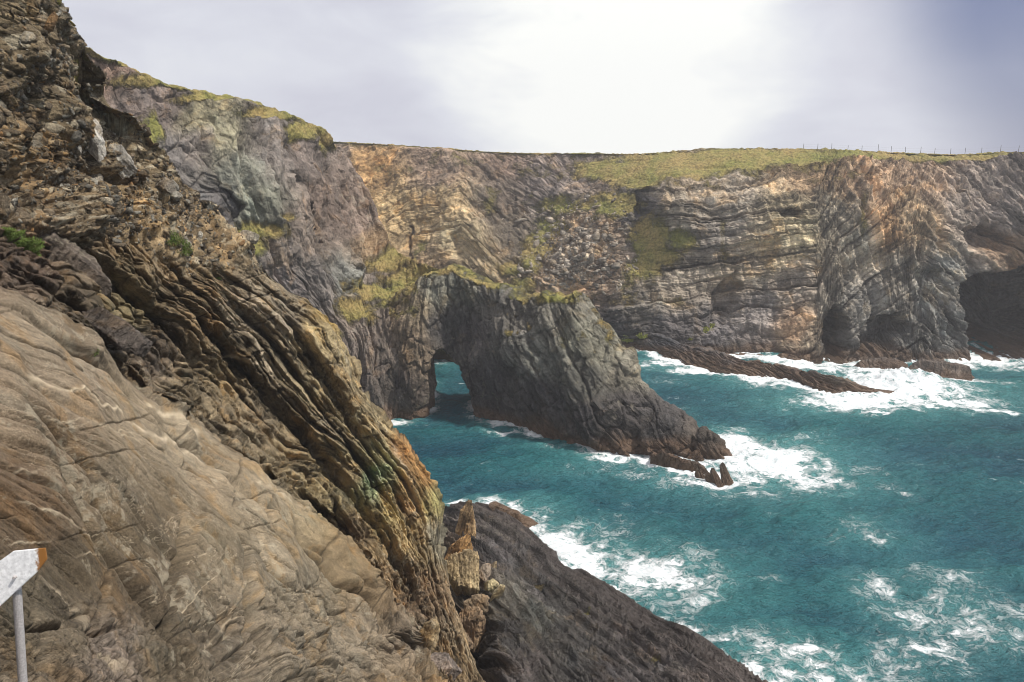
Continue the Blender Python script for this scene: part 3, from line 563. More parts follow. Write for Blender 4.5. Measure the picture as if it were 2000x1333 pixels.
    nodes = [(720,640,.22,.165,.115),(780,640,.33,.25,.165),(800,600,.31,.25,.16),(740,680,.2,.155,.12),(760,740,.10,.085,.085),(800,700,.24,.185,.125),(780,800,.10,.085,.07),(700,740,.11,.095,.09),(850,560,.27,.26,.20),(900,560,.25,.24,.185),(960,600,.20,.185,.155),(920,640,.17,.15,.14),(880,640,.14,.13,.12),(1000,620,.22,.20,.165),(1080,630,.21,.195,.155),
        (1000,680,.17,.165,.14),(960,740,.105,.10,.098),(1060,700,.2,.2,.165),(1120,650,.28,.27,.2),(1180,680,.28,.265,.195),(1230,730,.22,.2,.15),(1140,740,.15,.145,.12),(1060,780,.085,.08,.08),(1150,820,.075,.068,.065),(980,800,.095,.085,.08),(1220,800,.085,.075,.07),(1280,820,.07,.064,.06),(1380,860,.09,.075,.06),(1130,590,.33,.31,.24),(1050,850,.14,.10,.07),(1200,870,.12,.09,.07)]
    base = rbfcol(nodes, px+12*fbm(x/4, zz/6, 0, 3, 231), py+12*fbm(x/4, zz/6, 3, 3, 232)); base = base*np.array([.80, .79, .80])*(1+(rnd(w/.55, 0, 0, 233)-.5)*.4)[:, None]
    o = mesh('sea_arch', Pw, Fc, MAT_ARCH, {'base': base, 'sc': np.stack([zz, w+d*.6, y*.3], -1), 'grass': g, 'vein': np.zeros(len(zz))}, smooth=False)
    tag(o, 'long dark rock fin pierced by a natural sea arch, running down into the foam', 'sea arch')
build_arch()

# ------------------------------------------------------------------ foreground slope
def build_slope():
    A = [(20,-160),(85,-60),(115,5),(150,60),(172,105),(196,140),(222,190),(262,232),(300,275),(345,330),(385,392),(420,428),(465,470),(520,528),(560,560),(605,592),(640,622),(662,652),(690,710),(705,765),(735,808),(765,850),(800,885),(830,922),(848,960),(860,1010),(858,1060),(872,1110),(884,1160),(900,1200),(915,1250),(930,1300),(955,1350),(985,1420)]
    def along(pts, n): t = np.linspace(0, len(pts)-1, n); return crv(pts, t)
    B = [tuple(q) for q in along([(-160,-150),(-170,150),(-170,420),(-160,760),(-150,1130),(-60,1430),(180,1470),(480,1480),(760,1480),(930,1500)], len(A))]
    nodes = [(115,5,33),(85,-60,31),(222,190,37),(300,275,40),(385,392,43),(465,470,45),(560,560,48),(640,622,50),(690,710,50),(735,808,50),(800,885,51),(848,960,51.5),(860,1050,50),(884,1160,46.5),(915,1250,42.5),(930,1300,40),(985,1420,36),
        (-100,-100,22),(0,0,26),(0,200,25.5),(100,200,31),(0,380,24),(150,380,31),(300,400,37.5),(150,480,28),(300,520,34),(420,520,40),(500,620,43),(560,680,44),(620,720,46),(640,820,44),(700,860,46),(760,960,46),(800,1060,44),(830,1160,40.5),(870,1260,37),
        (400,640,37),(300,640,31),(450,760,37),(540,860,38),(620,960,38),(700,1060,37),(760,1160,34.5),(820,1260,32),
        (0,560,16.5),(150,640,19.5),(330,785,23.5),(500,905,28),(560,960,29.5),(640,1030,30.5),(700,1110,30),(790,1220,28.5),(860,1333,27),(930,1450,26),
        (-100,480,18),(0,470,20),(150,560,24),(-150,700,11.5),(0,760,12.2),(200,860,15.5),(350,950,18.2),(500,1060,21),(600,1180,21.5),(700,1300,21.5),
        (0,1000,9.4),(200,1060,12.4),(380,1180,14.5),(550,1333,15.2),(0,1333,7.2),(200,1333,9.4),(400,1333,12),(-150,1130,7.0),(-60,1430,5.6),(180,1470,7.6),(480,1480,11.5),(760,1480,18)]
    nb = 30; nu, nv = 1150, 640
    P = sheet(A, B, nodes, nu, nv, back=[(0, .8, -.9), (-.5, 3, -5), (-1, 8, -15), (-3, 14, -40)], nb=nb)
    # the slope goes on past the near edge of the view
    ne = 60; last, tg = P[:, -1], P[:, -1]-P[:, -60]; tg /= np.linalg.norm(tg, axis=1, keepdims=True)
    kk = np.ones(121)/121; tg = np.stack([np.convolve(np.pad(tg[:, i], 60, mode='edge'), kk, 'valid') for i in range(3)], -1); tg /= np.linalg.norm(tg, axis=1, keepdims=True)
    P = np.concatenate([P, last[:, None]+tg[:, None]*(14*np.linspace(0, 1, ne+1)[1:]**1.4)[None, :, None]], 1)
    S0 = P.copy(); px, py = proj(P); gx, gy = px[:, -ne-1]-px[:, -ne-2], py[:, -ne-1]-py[:, -ne-2]; rr = np.arange(1, ne+1)[None]*2.0
    px[:, -ne:] = px[:, -ne-1][:, None]+gx[:, None]*rr; py[:, -ne:] = py[:, -ne-1][:, None]+gy[:, None]*rr; px[:, :nb] = px[:, nb:nb+1]; py[:, :nb] = py[:, nb:nb+1]; N = normals(P); x, y, z = P[..., 0], P[..., 1], P[..., 2]
    a0, w0 = lay_coords(P); dist = np.sqrt(x*x+y*y+(z-CAMZ)**2); near = np.clip(dist/40, .16, 1)
    E = [(-300,420),(-150,490),(0,570),(150,648),(250,715),(330,785),(420,845),(500,905),(560,960),(640,1030),(700,1110),(790,1220),(860,1333),(950,1480)]
    dE, sE, tE = polyd(px+6*fbm(x/1.5, y/1.5, z/1.5, 3, 300), py+6*fbm(x/1.5, y/1.5, z/1.5, 3, 301), E); dE = dE*sE       # + above the slab edge
    if dE[nu//2, nb+5] < 0: dE = -dE
    slab = sst(8, -8, dE)
    # scree: loose rubble on the upper slope
    SL = [(-300,330),(0,400),(120,450),(250,480),(330,540),(400,560),(470,600),(520,640),(600,700)]
    dS, sS, _ = polyd(px+22*fbm(x/3, y/3, z/3, 4, 302), py+22*fbm(x/3, y/3, z/3, 4, 303), SL); dS = dS*sS
    if dS[100, nb+200] < 0: dS = -dS
    scr = sst(-15, 15, dS)*sst(640, 500, px)*sst(560, 480, py)
    mid = (1-slab)*(1-scr)
    # the beds fan out down the slope: psi counts across them, phi along them
    fam = [A, E, [(-300,740),(-150,815),(0,900),(100,970),(190,1070),(270,1180),(340,1300),(410,1430)], [(-300,1130),(-150,1200),(0,1300),(80,1380),(130,1480)]]
    pn_ = []
    for k, ln in enumerate(fam):
        for q in crv(ln, np.linspace(0, len(ln)-1, 16 if k < 2 else 8)): pn_.append((q[0], q[1], [0, 6.2, 12.5, 19][k]))
    psi = tps(pn_, .004)(px, py); a = (.62*px+.79*py)/43; w = psi
    a = a+.0*psi
    wv = w*1.0+.4*fbm(a/9, w/5, 0, 2, 310)+.10*fbm(a/2.0, w/1.2, 0, 3, 311)+.5*fbm(a/4.5, w/3, 2, 2, 312)*np.exp(-np.clip(w, 0, 9)/1.6)+.25*np.clip(w, -2, 3)*fbm(a/5, a*0, 4, 2, 313)
    d = (1.1*fbm(x/11, y/11, z/11, 3, 320)+.45*ridge(x/4, y/4, z/4, 3, 321))*near
    dm = .45*ridge(a/14, wv/2.4, 0, 3, 322)+1.15*strata(a, wv, 1.4, 1.7, 4.5, 323, .05)+1.2*strata(a, wv, .5, 1.0, 2.2, 324, .06)+1.2*strata(a, wv, .2, .5, 1.1, 325, .1)+strata(a, wv, .09, .16, .6, 326)+.9*ridge(x/2.6, y/2.6, z/2.6, 4, 329)*.6+.5*fbm(x/.9, y/.9, z/.9, 4, 330)*.7
    F1, F2, cid = worley(a/3.2, wv/1.1, z*0, 327); dm = dm+.8*(cid-.5)-.5*np.exp(-((F2-F1)/.07)**2)
    F1, F2, ci2 = worley(a/1.1, wv/.42, z*0, 328); dm = dm+.4*(ci2-.5)-.3*np.exp(-((F2-F1)/.08)**2)
    # rubble
    f1, f2, c1 = worley(x/.85, y/.85, z/.6, 331); ds = .42*np.clip(.75-f1, -.1, 1)*(.2+1.2*c1)
    f1, f2, c2 = worley(x/.34, y/.34, z/.26, 332); ds = ds+.2*np.clip(.75-f1, -.1, 1)*(.2+1.2*c2)
    f1, f2, c3 = worley(x/1.9, y/1.9, z/1.3, 333); ds = ds+.7*np.clip(.6-f1, -.05, 1)*(c3 > .62)+.5*fbm(x/3, y/3, z/3, 4, 334)+.5*ridge(x/5, y/5, z/5, 3, 335)
    # slab: smooth bedding plane with shallow steps, fissures and a broken lower part
    sw = psi+.28*fbm(a/8, psi/3, 0, 3, 340)
    dl = .09*fbm(x/1.8, y/1.8, z/1.8, 4, 341)+strata(a, sw, 2.3, .42, 16, 342, .03)+strata(a, sw, .85, .22, 9, 343, .04)+strata(a, sw, .31, .07, 5, 349, .06)+strata(a, sw, .12, .02, 2, 379, .1)+.014*ridge(a/1.6, sw/.25, 0, 3, 344)+.008*fbm(x/.12, y/.12, z/.12, 3, 345)
    brk = .8*sst(1120, 1300, py+.15*(px-300)+60*fbm(x/1.5, y/1.5, z/1.5, 3, 346))
    F1, F2, cid = worley(a/1.1, sw/.5, z*.3, 347); dl = dl+brk*(.30*(cid-.5)-.22*np.exp(-((F2-F1)/.08)**2)); F1, F2, c5 = worley(x/.38, y/.38, z/.3, 348); dl = dl+brk*(.12*(c5-.5)-.07*np.exp(-((F2-F1)/.1)**2))
    dm = dm*(.42+.30*sst(0, 2.5, w)); d = d-.35*mid+np.maximum(mid, .55*scr)*dm*np.clip(dist/36, .35, 1)+scr*ds+slab*dl*np.clip(dist/26, .3, 1); away = np.zeros(px.shape)
    kx = px+7*fbm(x/.7, y/.7, z/.7, 4, 356); ky = py+7*fbm(x/.7, y/.7, z/.7, 4, 357)
    d = d+.17*sst(0, 7, inpoly(kx, ky, [(340,1040),(366,1018),(412,1062),(440,1105),(452,1170),(428,1262),(392,1242),(340,1236),(322,1140)]))*(1-.45*sst(0, 8, inpoly(kx, ky, [(392,1075),(428,1125),(436,1180),(400,1190),(388,1130)])))
    d = d+.08*sst(0, 6, inpoly(kx, ky, [(450,1060),(520,1180),(580,1333),(560,1420),(500,1400),(460,1230)]))+.1*sst(0, 6, inpoly(kx, ky, [(190,1110),(262,1200),(318,1300),(360,1400),(250,1420),(170,1260)]))
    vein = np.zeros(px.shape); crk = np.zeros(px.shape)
    def groove(pts, wid, dep, asym=0):         # fissures; asym lifts the side above the line
        nonlocal d, crk
        jx = px+5*fbm(x/.9, y/.9, z/.9, 3, 351); jy = py+5*fbm(x/.9, y/.9, z/.9, 3, 352); q, sd, t = polyd(jx, jy, pts); tap = np.clip(np.minimum(t, 1-t)*6, 0, 1)
        d = d-1.5*dep*np.exp(-(q/wid)**2)*tap+1.6*asym*np.exp(-q/(wid*6))*(sd > 0)*tap*sst(0, wid*.7, q)
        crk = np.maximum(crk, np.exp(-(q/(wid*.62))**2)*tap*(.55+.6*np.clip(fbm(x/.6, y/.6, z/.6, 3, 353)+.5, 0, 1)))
    # joints: one set runs with the beds, the others cut across them
    for q_, spw, sd_, thr_, dp in [(sw+.05*fbm(a/.5, sw/.5, 0, 3, 380), 1.25, 381, -.06, .16), (sw+.04*fbm(a/.4, sw/.4, 0, 3, 382), .46, 383, .03, .08), (a*.9+sw*.55+.10*fbm(a/.6, sw/.6, 0, 3, 384), 1.7, 385, .08, .07), (a*.75-sw*.7+.10*fbm(a/.6, sw/.6, 0, 3, 386), 2.3, 387, .14, .05), (sw+.05*fbm(a/.3, sw/.3, 0, 3, 388), .17, 389, .08, .03)]:
        f = q_/spw; wob = .35*(rnd(f, 0, 0, sd_)-.5); f = f-np.floor(f); lw = .012+.010/spw; on = sst(thr_, thr_+.14, pn(a/2.6, sw/(spw*1.3), sd_*.1, sd_)+.25*brk)
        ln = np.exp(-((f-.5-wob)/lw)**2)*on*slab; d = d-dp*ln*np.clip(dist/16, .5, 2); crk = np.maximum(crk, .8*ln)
    for q_, spw, sd_, thr_ in [(wv+.05*fbm(a/.5, wv/.5, 0, 3, 390), 1.1, 391, -.02), (wv+.04*fbm(a/.4, wv/.4, 0, 3, 392), .4, 393, .02), (wv+.03*fbm(a/.3, wv/.3, 0, 3, 394), .17, 395, .08), (a*.95+wv*.4+.12*fbm(a/.5, wv/.5, 0, 3, 396), 1.3, 397, .10)]:
        f = q_/spw; wob = .35*(rnd(f, 0, 0, sd_)-.5); f = f-np.floor(f); lw = .022+.014/spw; on = sst(thr_, thr_+.14, pn(a/2.2, wv/(spw*1.3), sd_*.1, sd_))
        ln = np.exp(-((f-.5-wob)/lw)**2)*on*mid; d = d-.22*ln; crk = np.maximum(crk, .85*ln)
    # crevice under the overhanging beds
    q, sd, t = polyd(px, py, [(300,770),(420,850),(500,905),(560,955),(640,1025),(700,1105),(790,1215),(850,1320)])
    up = dE > 0; prof = np.interp(t, [0, .2, .38, .5, .62, .78, 1], [.2, .7, 1.5, 2.6, 2.6, 1.2, .6]); wd = np.interp(t, [0, .3, .5, .62, .8, 1], [7, 14, 34, 38, 20, 12])
    away = 1.9*prof*sst(-2, 4, dE)*sst(1.3, .55, dE/wd)
    for g in [([(150,640),(230,700),(300,760)],5,.5,.0),([(300,970),(322,1010),(335,1100)],5,.20,0),([(190,1080),(260,1170),(310,1240),(345,1300),(380,1370)],5,.40,.10),([(100,930),(150,1000),(185,1075),(230,1130),(300,1215)],4,.16,.06),([(440,1080),(455,1150),(475,1230),(520,1330),(540,1400)],6,.5,.12),([(505,960),(530,1040),(600,1130),(660,1200)],4,.14,.05),
              ([(560,990),(640,1090),(730,1190),(790,1290)],4,.20,0),([(330,1030),(322,1130),(312,1225),(340,1290)],5,.35,0),([(0,1245),(80,1235),(150,1250),(230,1240)],6,.16,-.04),([(40,1150),(55,1250),(60,1333)],6,.1,0),([(250,905),(275,950),(320,1000)],3,.12,0),([(520,1180),(560,1240),(600,1330)],4,.18,.05),([(480,1050),(500,1140),(560,1200),(640,1330)],3,.12,0),
              ([(20,790),(90,850),(160,930),(200,1030)],4,.08,.05),([(60,430),(160,490),(240,560),(330,640),(430,740)],9,.9,.5),([(0,500),(110,560),(220,640),(330,720)],6,.5,.35),([(330,560),(420,660),(480,720),(560,800),(640,900)],8,.9,.5),([(430,560),(520,650),(600,760),(680,870),(760,1000)],8,.8,.3),([(520,560),(600,680),(660,780),(720,880),(790,1000),(830,1110)],8,.8,.2),
              ([(560,800),(640,900),(720,1010),(790,1120),(850,1220)],7,.8,.4)]: groove(*g)
    big = sst(0, 12, inpoly(px+8*fbm(x/2, y/2, z/2, 3, 355), py+8*fbm(x/2, y/2, z/2, 3, 356), [(585,640),(640,625),(668,660),(690,720),(690,790),(640,740),(600,690)])); d = d+.7*big
    jx = px+9*fbm(x/.8, y/.8, z/.8, 4, 361)*np.clip(20/dist, .4, 2); jy = py+9*fbm(x/.8, y/.8, z/.8, 4, 362)*np.clip(20/dist, .4, 2); stroke = .35+.9*np.clip(fbm(x/.5, y/.5, z/.5, 3, 363)+.5, 0, 1)
    for pts, wd, s in [([(0,725),(40,745),(75,765),(140,785),(170,800),(230,820),(290,850),(330,870),(380,885),(420,905),(470,925)],4.5,1.2),([(60,835),(120,830),(180,855),(240,860),(290,850)],1.8,.8),([(40,820),(90,838),(150,845),(210,865),(300,880)],1.5,.7),([(20,980),(60,1000),(110,1020),(150,1045),(172,1062)],3.2,1.1),
        ([(280,775),(330,800),(370,825),(400,850)],6,.9),([(0,1060),(30,1055),(60,1065),(90,1060)],2,.9),([(120,1100),(150,1088),(195,1092)],2,.8),([(60,1130),(110,1160),(150,1200),(170,1260)],5,.7),([(390,1130),(360,1180),(330,1220)],1.5,.8),([(0,900),(50,925),(100,950)],2,.7),([(480,940),(540,960),(590,1000)],3,.5),
        ([(400,570),(440,610),(490,650),(520,700),(545,760)],7,.95),([(430,590),(450,630)],9,.9),([(450,690),(520,720),(550,760)],4,.8),([(600,840),(640,900),(700,960)],4,.4),([(755,860),(790,930),(820,1010),(835,1080)],7,.5),([(395,1270),(430,1230),(450,1180)],4,.5),([(160,1290),(210,1320),(240,1340)],6,.8)]:
        q, sd, t = polyd(jx, jy, pts); vein = np.maximum(vein, s*np.exp(-(q/(wd*.62))**2)*stroke*np.clip(np.minimum(t, 1-t)*8, 0, 1))
    d = d+.05*np.clip(vein, 0, 1)*near
    idx = np.arange(P.shape[1])[None]+0*px; ease = sst(0, 26, idx-nb)*.25+.75; d = d*np.where(idx < nb, .75-.5*sst(nb, nb-12, idx), ease)
    dtot = d; Tv = np.gradient(P, axis=1); Tv /= np.linalg.norm(Tv, axis=-1, keepdims=True)+1e-9
    lip = np.interp(tE, [0, .25, .45, .62, .8, 1], [.15, .3, .9, 1.1, .5, .2])*np.exp(-((dE/wd-1.5)/.8)**2)*sst(.6, 1.2, dE/wd)
    shear = np.clip(d, -1.5, 2.0)*mid*.55+lip*(1-slab); shear = shear*np.where(idx < nb+4, 0, 1)
    ry = P-np.array([0, 0, CAMZ]); ry /= np.linalg.norm(ry, axis=-1, keepdims=True); mk = (.62*mid*np.where(idx < nb, 0, 1))[..., None]; D = N*(1-mk)-ry*mk; P = P+D*d[..., None]+Tv*(.35*shear)[..., None]+ry*away[..., None]
    g = np.zeros(px.shape)
    for (cx, cy, ax, ay, s) in [(100,0,30,12,.8),(140,40,16,8,.8),(175,100,10,8,.7)]: g = np.maximum(g, s*np.exp(-.7*(((px-cx)/ax)**2+((py-cy-.5*(px-cx)*(cx < 420))/ay)**2)))
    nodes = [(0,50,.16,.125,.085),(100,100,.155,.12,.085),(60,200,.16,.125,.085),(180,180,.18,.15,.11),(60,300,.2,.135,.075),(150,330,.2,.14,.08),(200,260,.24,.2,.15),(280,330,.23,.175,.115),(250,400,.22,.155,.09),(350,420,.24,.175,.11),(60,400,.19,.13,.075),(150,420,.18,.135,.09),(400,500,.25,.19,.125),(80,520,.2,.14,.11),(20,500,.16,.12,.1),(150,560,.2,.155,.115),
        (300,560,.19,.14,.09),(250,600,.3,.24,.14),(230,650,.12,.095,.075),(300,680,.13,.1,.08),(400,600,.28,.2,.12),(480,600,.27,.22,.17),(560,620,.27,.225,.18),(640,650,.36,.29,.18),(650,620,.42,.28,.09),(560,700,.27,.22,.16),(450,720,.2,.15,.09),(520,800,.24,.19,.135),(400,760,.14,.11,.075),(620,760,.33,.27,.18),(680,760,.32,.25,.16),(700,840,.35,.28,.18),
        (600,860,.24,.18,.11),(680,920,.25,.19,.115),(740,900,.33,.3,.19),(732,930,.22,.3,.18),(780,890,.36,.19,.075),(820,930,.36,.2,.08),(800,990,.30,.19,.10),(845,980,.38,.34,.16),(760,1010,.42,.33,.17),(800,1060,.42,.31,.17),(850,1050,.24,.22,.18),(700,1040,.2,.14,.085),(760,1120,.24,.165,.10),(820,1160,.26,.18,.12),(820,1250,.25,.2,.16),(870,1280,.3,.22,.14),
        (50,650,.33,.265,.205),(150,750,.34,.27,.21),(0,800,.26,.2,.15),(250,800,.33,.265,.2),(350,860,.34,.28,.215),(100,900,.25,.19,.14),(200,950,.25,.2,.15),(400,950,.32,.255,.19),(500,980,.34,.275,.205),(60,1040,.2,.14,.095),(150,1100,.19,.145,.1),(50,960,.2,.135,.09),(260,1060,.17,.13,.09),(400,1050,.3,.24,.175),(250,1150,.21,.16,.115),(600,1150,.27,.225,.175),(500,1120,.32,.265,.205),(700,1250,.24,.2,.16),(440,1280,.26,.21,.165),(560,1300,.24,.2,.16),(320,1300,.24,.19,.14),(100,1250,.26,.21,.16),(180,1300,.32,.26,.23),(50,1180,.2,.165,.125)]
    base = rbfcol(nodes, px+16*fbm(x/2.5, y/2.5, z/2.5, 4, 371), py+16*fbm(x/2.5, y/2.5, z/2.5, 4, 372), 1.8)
    sc1 = rnd(x/.5, y/.5, z/.35, 373)*0; tn = np.clip((c2-.5)*.7+(c1-.5)*.5, -.5, .6)*scr+(rnd(wv/.32, a/3.0, 0, 374)-.5)*.45*mid; tn = tn+.6*(rnd((wv+.3*dtot)/.16, a/4, 0, 376)-.5)*mid; base = base*(1+tn)[..., None]*(1-.22*slab-.20*mid-.2*slab*sst(880, 1150, py)*sst(700, 250, px))[..., None]*(1-.72*np.clip(crk, 0, 1))[..., None]  # crack lines darkened in the colour: painted shade along with dark soil and lichen
    base = np.where((scr*(c2 > .86))[..., None] > .5, base*.5+np.array([.17, .16, .14]), base)
    wa = sw*slab+wv*(1-slab)+dtot*(.35*mid); scv = np.stack([a, wa, 0*a], -1)
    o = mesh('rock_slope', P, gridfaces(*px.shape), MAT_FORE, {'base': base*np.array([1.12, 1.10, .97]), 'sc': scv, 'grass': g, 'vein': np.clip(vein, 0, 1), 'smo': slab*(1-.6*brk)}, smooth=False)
    tag(o, 'steep tilted brown slab and rubble slope in the foreground', kind='structure')
    return P, N, px, py, scr
SLP, SLN, SLX, SLY, SLS = build_slope()

# ------------------------------------------------------------------ dark shore platform below the slope
def build_platform():
    A = [(880,985),(935,983),(985,1003),(1040,1045),(1085,1090),(1110,1108),(1170,1135),(1230,1170),(1300,1213),(1345,1225),(1400,1265),(1450,1300),(1500,1340),(1590,1410)]
    B = [(800,1100),(815,1150),(830,1200),(840,1240),(850,1290),(860,1330),(870,1370),(880,1400),(900,1440),(920,1470),(960,1490),(1010,1500),(1100,1520),(1300,1540)]
    hY = lambda x, y, h: (x, y, float(sea(x, y, h)[1]))
    nodes = [hY(x, y, .9) for x, y in A]
    nodes += [hY(*q) for q in [(900,1010,2.6),(930,1050,4.0),(985,1040,2.6),(1030,1085,2.4),(920,1100,5.5),(990,1110,4.0),(1060,1130,2.8),(1110,1150,2.2),(940,1180,6.6),(1020,1180,4.8),(1110,1210,3.4),(1200,1220,2.4),(1280,1250,2.2),(960,1270,7.0),(1050,1290,5.4),(1160,1290,4.2),(1260,1310,3.2),(1350,1290,2.2),(1400,1333,2.6),(1060,1400,6),(1250,1420,4.5),
        (860,1200,5.0),(870,1330,6.0),(900,1420,6),(925,1290,3.2),(960,1333,6.8),(820,1100,5),(1100,1510,6.5),(1300,1530,4.5),(1500,1420,2)]]
    nb = 8
    P = sheet(A, B, nodes, 620, 420, back=[(0, .5, -1.2), (0, 1.5, -5)], nb=nb)
    px, py = proj(P); N = normals(P); x, y, z = P[..., 0], P[..., 1], P[..., 2]
    dv = at(1480, 1333, 54)-at(935, 990, 88); dv = dv[:2]/np.linalg.norm(dv[:2]); a = x*dv[0]+y*dv[1]; w = -x*dv[1]+y*dv[0]
    w = w+.8*fbm(a/14, w/6, 0, 3, 401)+.1*fbm(a/3, w/2, 0, 2, 402)
    d = .5*ridge(a/22, w/2.6, 0, 2, 403)+strata(a, w, 1.9, 1.1, 22, 404, .3)+strata(a, w, .7, .55, 11, 405, .3)+strata(a, w, .27, .25, 5, 406, .3)+.22*fbm(x/6, y/6, z/6, 3, 407)
    F1, F2, cid = worley(a/2.6, w/.9, 0*z, 408); d = d+.15*(cid-.5)-.2*np.exp(-((F2-F1)/.08)**2)
    idx = np.arange(P.shape[1])[None]+0*px; d = -d*(.45+.55*sst(0, 40, idx-nb)); P = P+N*d[..., None]
    g = np.zeros(px.shape)
    for (cx, cy, ax, ay, s) in [(1145,1197,8,4,.9),(1250,1255,40,10,.5),(1290,1290,30,14,.5),(1060,1150,30,12,.35)]: g = np.maximum(g, s*np.exp(-.7*(((px-cx)/ax)**2+((py-cy)/ay)**2)))
    nodes = [(920,1000,.14,.11,.085),(1000,1030,.12,.095,.075),(1060,1080,.1,.08,.065),(960,1080,.085,.07,.06),(1060,1160,.07,.058,.048),(1150,1180,.085,.068,.055),(1250,1250,.085,.066,.054),(1400,1300,.1,.075,.06),(1000,1240,.075,.062,.052),(1100,1260,.085,.07,.055),(1200,1320,.08,.064,.055),(1020,1300,.11,.085,.07),(1040,1210,.16,.145,.11),(1000,1180,.18,.15,.11),(900,1200,.16,.12,.08),(880,1100,.2,.14,.09),(1130,1290,.1,.085,.07)]
    base = rbfcol(nodes, px, py)*np.array([.78, .84, .93])*(1+(rnd((w-d*.7)/.35, a/9, 0, 409)-.5)*.8)[..., None]
    pl = sst(.62, .70, fbm(a/2.4, w/.5, 0, 3, 410)+.35)*sst(-.2, .2, N[..., 2]-.5)*0
    o = mesh('shore_platform', P, gridfaces(*px.shape), MAT_SHORE, {'base': base, 'sc': np.stack([a, w-d*.7, z], -1), 'grass': g, 'vein': np.zeros(px.shape)}, smooth=False)
    tag(o, 'dark ribbed wet rock platform sloping into the sea below the slope', kind='structure')
build_platform()

# ------------------------------------------------------------------ separate rocks: each one a faceted, bedded block
def rock(name, c, size, rot, seed, mat, col, facets=10, cut=.75, bed=.12, sub=5, fine=.05, label=None, cat='rock', group=None, moss=0, shape=None):
    """a block chipped from an icosphere by planes; c centre, size half extents, rot Euler degrees"""
    import bmesh
    from mathutils import Euler
    bm = bmesh.new(); bmesh.ops.create_icosphere(bm, subdivisions=sub, radius=1.0); V = np.array([v.co[:] for v in bm.verts]); Fq = np.array([[v.index for v in f.verts] for f in bm.faces]); bm.free()
    rs = np.random.RandomState(seed); V = V/np.abs(V).max(1, keepdims=True)*.5+V*.5
    for k in range(facets):
        n = rs.normal(size=3); n /= np.linalg.norm(n); h = cut*(.75+.5*rs.rand()); e = V@n-h; V = V-np.clip(e, 0, None)[:, None]*n
    if shape is not None: V = shape(V)
    V = V*np.array(size); x, y, z = V.T; m = min(size); th = m*.3
    r = np.linalg.norm(V, axis=1, keepdims=True); dirn = V/(r+1e-9)
    w = x+.15*m*fbm(x/m, y/m, z/m, 3, seed+4)
    d = strata(z, w, th, bed*m, m*2.5, seed+1)+strata(z, w, th*.35, bed*m*.5, m, seed+2)+fine*m*fbm(x/m*5, y/m*5, z/m*5, 4, seed+3)+.12*m*fbm(x/m*1.3, y/m*1.3, z/m*1.3, 3, seed+5)
    V = V+dirn*d[:, None]; M = np.array(Euler([R(q) for q in rot]).to_matrix()); Vw = V@M.T
    base = np.array(col)[None]*(1+.3*(rnd(w/th*2, 0, 0, seed)-.5))[:, None]
    nz = Vw[:, 2]/(np.abs(Vw).max()+1e-9)
    Vq = Vw+np.array(c); WL.append(Vq[np.abs(Vq[:, 2]) < .5][:, :2])
    me = mesh(name, Vw, Fq, mat, {'base': base, 'sc': np.stack([z, w, y*.5], -1)+seed, 'grass': moss*sst(.1, .8, nz), 'vein': np.zeros(len(Vw))}); me.location = tuple(c)
    tag(me, label, cat, group)
    return me
def taper(k, ax=2, lean=0):
    def f(V): V = V.copy(); t = (V[:, ax]+1)/2; s = 1-(1-k)*t; o = [i for i in range(3) if i != ax]; V[:, o[0]] = V[:, o[0]]*s+lean*t; V[:, o[1]] *= s; return V
    return f
